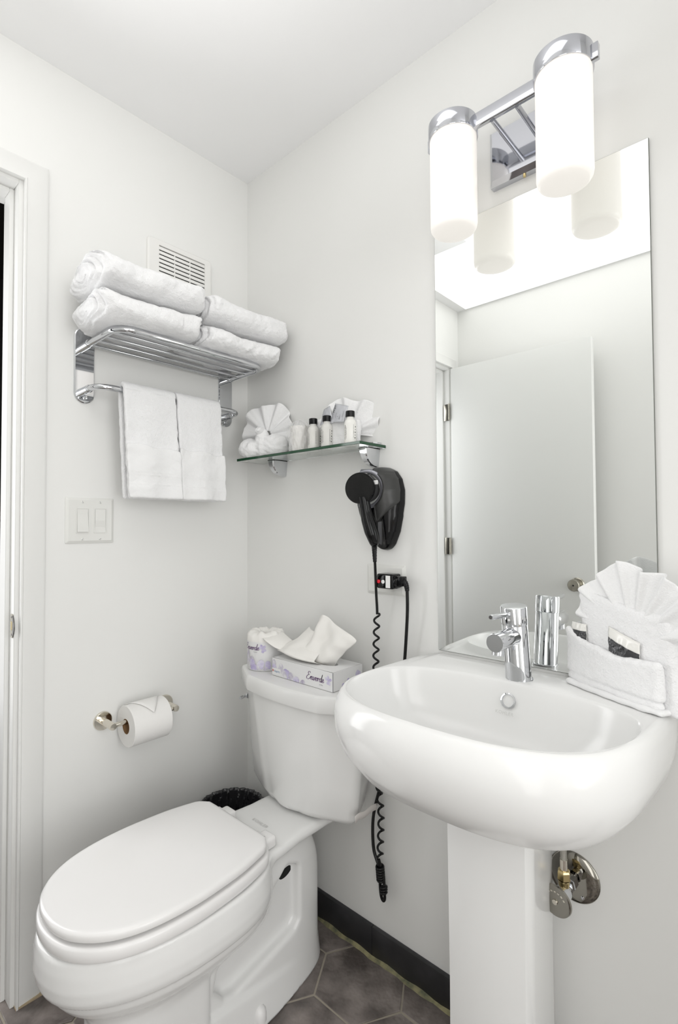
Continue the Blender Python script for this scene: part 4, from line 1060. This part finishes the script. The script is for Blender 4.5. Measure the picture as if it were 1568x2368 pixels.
t = thing('hair_dryer', 'black hair dryer hanging in its wall holder with coiled cord', 'hair dryer', (HC_.x, HC_.y, HC_.z))
b = B(); lathe(b, [(.0300, -.075), (.0345, -.060), (.0385, -.035), (.0395, -.012), (.0390, -.004)], HC_, AXD, 48); obj('barrel', b, GREYP, t)
b = B(); lathe(b, [(.0385, -.006), (.0402, -.005), (.0402, .0005), (.0385, .0025)], HC_, AXD, 48, False, False); obj('rim', b, BLACKP, t)
b = B(); lathe(b, [(.0386, .0005), (.0380, .0030), (.0300, .0055), (.0150, .0085), (.0003, .0095)], HC_, AXD, 48, False, True); obj('filter_cap', b, MESHP, t)
b = B()
hp = cr([(.6130, -.100, 1.240), (.6165, -.095, 1.205), (.6210, -.092, 1.180), (.6285, -.088, 1.150), (.6320, -.082, 1.125), (.6290, -.077, 1.113)], 6)
rr = np.interp(np.linspace(0, 1, len(hp)), [0, .2, .42, .62, .85, 1], [.0165, .0170, .0205, .0212, .0145, .0080]); rings = []
for p, r in zip(hp, rr): rings.append([p+AXD*(r*1.0*math.sin(a))+Vector((-AXD.y, AXD.x, 0))*(r*.86*math.cos(a)) for a in [2*PI*k/24 for k in range(24)]])
loft(b, rings); obj('handle', b, BLACKP, t)
b = B(); bx(b, (.6395, -.092, 1.2715), (.6520, -.0895, 1.2820), .0006, 1, ); obj('side_label', b, WHITEP, t)
b = B(); rl = cr([(.6290, -.077, 1.115), (.6285, -.076, 1.100), (.6280, -.074, 1.073)], 8)
tube(b, rl, [(.0078-.0032*i/len(rl))*(1.06 if i % 2 else .94) for i in range(len(rl))], 14); obj('strain_relief', b, BLACKP, t)
# straight lead, coil and the loose bundle below
b = B(); tube(b, cr([(.6280, -.074, 1.076), (.6150, -.055, 1.030), (.6050, -.040, .985), (.6010, -.032, .950), (.6000, -.030, .930)], 8), .0036, 10); obj('lead', b, BLACKC, t)
def coil(pts, r, pitch, wire, seg=8):
    P = cr(pts, 24); out = []; s_ = 0
    for i in range(len(P)-1):
        L = (P[i+1]-P[i]).length; n = max(2, int(L/pitch*18)); tg = (P[i+1]-P[i]).normalized(); u, v, w = frame((0, 0, -1))
        for k in range(n):
            a = (s_+L*k/n)/pitch*2*PI; out.append(P[i].lerp(P[i+1], k/n)+Vector((math.cos(a), math.sin(a), 0))*r)
        s_ += L
    b = B(); tube(b, out, wire, seg); return b
obj('coil', coil([(.5990, -.030, .932), (.5930, -.028, .80), (.5945, -.026, .64), (.5990, -.026, .47), (.6050, -.026, .40), (.6000, -.026, .285)], .0072, .0315, .0030), BLACKC, t, angle=60)
b = B(); tube(b, cr([(.5990, -.030, .286), (.6020, -.030, .262), (.6045, -.032, .230), (.6060, -.030, .197), (.6110, -.028, .184), (.6180, -.030, .192), (.6190, -.032, .215), (.6150, -.030, .245), (.6070, -.028, .262), (.5995, -.030, .285)], 8), .0040, 10)
for k in range(6): z = .268-.0062*k; tube(b, [(.6030+.0095*math.cos(a)+.0006*k, -.030+.0085*math.sin(a), z+.002*math.sin(a)) for a in [2*PI*q/14 for q in range(14)]], .0031, 8, closed=True)
for k in range(3): z = .222-.0068*k; tube(b, [(.6165+.0068*math.cos(a), -.031+.0068*math.sin(a), z+.002*math.cos(a)) for a in [2*PI*q/14 for q in range(14)]], .0032, 8, closed=True)
obj('tied_bundle', b, BLACKC, t, angle=60)
# plug with safety buttons and its lead
b = B(); bx(b, (.6120, -.0480, 1.0020), (.6640, -.0090, 1.0405), .0045, 3); k = obj('safety_plug', b, BLACKP, t)
for x, m, nm in ((.6200, REDBTN, 'red_button'), (.6343, WHITEP, 'white_button')):
    bb = B(); lathe(bb, [(.0050, 0), (.0050, .0016), (.0040, .0024), (.0003, .0026)], (x, -.0480, 1.0205), (0, -1, 0), 18); obj(nm, bb, m, k)
bb = B(); bx(bb, (.6425, -.0484, 1.0050), (.6570, -.0480, 1.0370), .0001, 1); obj('plug_label', bb, WHITEP, k)
bb = B(); lathe(bb, [(.0175, 0), (.0175, .003), (.0155, .004), (.0155, .009), (.013, .014)], (.6630, -.0300, 1.0205), (1, -.1, 0), 20); bx(bb, (.672, -.040, 1.011), (.6905, -.021, 1.036), .002, 2); obj('plug_collar', bb, BLACKP, k)
bb = B(); sr = cr([(.686, -.032, 1.026), (.694, -.0335, 1.020), (.6985, -.034, 1.010), (.7000, -.034, 1.000)], 5)
tube(bb, sr, [(.0080-.0028*i/len(sr))*(1.07 if i % 2 else .93) for i in range(len(sr))], 12); obj('plug_strain_relief', bb, BLACKP, k)
b = B(); tube(b, cr([(.7000, -.034, 1.002), (.6990, -.032, .955), (.6930, -.028, .90), (.6830, -.022, .83), (.6740, -.018, .78), (.655, -.020, .70), (.625, -.024, .58), (.602, -.028, .47), (.590, -.028, .430), (.580, -.028, .385), (.578, -.028, .340), (.583, -.029, .300), (.5990, -.030, .270)], 10), .0042, 10); obj('plug_lead', b, BLACKC, t)
b = B(); rib = cr([(.597, -.034, .424), (.603, -.055, .432), (.611, -.083, .439), (.617, -.110, .442), (.6205, -.135, .4490), (.6215, -.150, .4480)], 6)
V = [[b.verts.new(p+Vector((0, 0, s_*.0085))) for s_ in (-1, 0, 1)] for p in rib]
for a_, c_ in zip(V, V[1:]):
    for q in (0, 1): b.faces.new((a_[q], c_[q], c_[q+1], a_[q+1]))
o = obj('warning_tag', b, TAGP, t, angle=180); solid(o, .0005)
# ------------------------------------------------------------------ pocket towel display on the sink corner
O_ = Vector((1.0850, -.0420, .8518)); U_ = Vector((.885, -.465, 0)).normalized(); W_ = Vector((.465, .885, 0)).normalized()
def loc_(u, w, z): return O_+U_*u+W_*w+Vector((0, 0, z))
def inv(X, Y, Z): return (X-O_.x)*U_.x+(Y-O_.y)*U_.y, (X-O_.x)*W_.x+(Y-O_.y)*W_.y, Z-O_.z
t = thing('pocket_towel', 'white terry towel folded into a pocket on right sink corner', 'towel', loc_(.10, .02, 0))
def lowpk(X, Y, Z):
    u, w, z = inv(X, Y, Z)
    w = w+.010*np.cos((u-.10)*12)-.006
    top = .103-.055*np.clip(u/.12, 0, 1)*(1-.35*np.clip((u-.12)/.08, 0, 1))*.42+.012*np.exp(-(u/.03)**2)
    d = np.abs(w-.006-.004*np.sin(z*30))-.0085-.0012*np.sin(z*40)
    d = smax(smax(d, z-top, .012), np.abs(u-.103)-.104+.012*np.clip((.03-z)/.03, 0, 1)*0, .014)
    d = smax(d, .0075-z+.010*np.clip(u/.2, 0, 1)*0, .006)
    d = d+.0024*np.exp(-((z-.024+.004*np.clip(u/.2, 0, 1))/.0025)**2)
    d = np.where(z < .022, d+.0012, d)
    return d+.0012*nz(X, Y, Z, .08, 61)+.0003*nz(X, Y, Z, .02, 62)+.0002*nz(X, Y, Z, .009, 63)
def uppk(X, Y, Z):
    u, w, z = inv(X, Y, Z)
    w = w+.010*np.cos((u-.10)*12)-.006
    top = .184-.022*np.clip((u-.03)/.18, 0, 1)+.004*np.sin(u*28)
    d = np.abs(w-.027)-.0105+.003*np.clip((z-.1)/.08, 0, 1)
    d = smax(smax(d, z-top, .014), np.abs(u-.122+.010*(z-.1)/.1)-.096, .014)
    d = smax(d, -z, .004)
    return d+.0012*nz(X, Y, Z, .08, 71)+.0003*nz(X, Y, Z, .02, 72)+.0002*nz(X, Y, Z, .009, 73)
def rear(X, Y, Z):
    u, w, z = inv(X, Y, Z)
    d = 1e9
    for zc, hz, uc, hu in ((.030, .031, .175, .048), (.083, .024, .190, .046), (.126, .017, .190, .042)):
        q = smax(smax(np.abs(z-zc)-hz, np.abs(u-uc)-hu, .030), np.abs(w-.068)-.034, .020); d = np.minimum(d, q)
    d = smax(d, -z, .004)
    d = smax(d, Y+.010, .01)
    return d+.0011*nz(X, Y, Z, .06, 81)+.0003*nz(X, Y, Z, .02, 82)
def base(X, Y, Z):
    u, w, z = inv(X, Y, Z)
    d = smax(smax(np.abs(z-.0055)-.0055, np.abs(u-.108)-.103, .008), np.abs(w-.022+.008*np.cos((u-.1)*12))-.024, .008)
    d = smax(d, -z, .002)
    return d+.0006*nz(X, Y, Z, .04, 85)
lo = (1.05, -.20, .848); hi = (1.36, -.004, 1.05)
obj('front_pocket', sdf_mesh(lowpk, lo, (1.31, -.004, .975), .0028), TOWEL, t, angle=180)
obj('upper_fold', sdf_mesh(uppk, lo, (1.33, -.002, 1.05), .0030), TOWEL, t, angle=180)
obj('rear_fold', sdf_mesh(rear, (1.18, -.24, .848), (1.38, -.002, 1.01), .0032), TOWELFLAT, t, angle=180)
obj('bottom_fold', sdf_mesh(base, (1.06, -.20, .848), (1.31, -.004, .868), .0028), TOWELFLAT, t, angle=180)
ff = math.atan2(-W_.y, -W_.x)
fc_ = loc_(.138, .024, .112)
t = thing('washcloth_fan', 'large white washcloth fan standing in the pocket towel', 'washcloth', fc_)
b = fan_mesh(fc_, ff, .132, -80, 84, 7.5, lean=.0, depth=.0085, rmin=.25, seed=14, wob=.045, nu=150, nv=20)
o = obj('fan', b, CLOTH, t, angle=180); solid(o, .0034, 1)
def wrapped(label, u0, u1, z0, z1, w0, seed, dz):
    t = thing('wrapped_soap', label, 'soap packet', loc_((u0+u1)/2, w0, (z0+z1)/2), 'wrapped soaps in the pocket towel')
    def f(s_, v_):
        u = u0+(u1-u0)*s_; z = z0+(z1-z0)*v_+dz*s_
        bul = .0060*(1-(2*s_-1)**4)*(1-abs(2*v_-1)**3)+.0007*math.sin(s_*20+seed)*math.sin(v_*9+seed)+.0006*math.sin(v_*31+s_*5)
        return loc_(u, w0-bul, z)
    b = B(); grid(b, f, 22, 16); o = obj('wrapper', b, BOTTLEP, t, angle=180); solid(o, .0008)
    b = B(); grid(b, lambda s_, v_: f(s_, .42+.34*v_)-W_*.0010, 22, 8); o = obj('black_band', b, BAGBLACK, t, angle=180)
wrapped('white wrapped soap with black band in the middle of the pocket', .098, .162, .050, .128, .0115, 1.0, -.018)
wrapped('white wrapped soap with black band at left end of pocket', .012, .048, .066, .122, .0105, 2.6, .0)
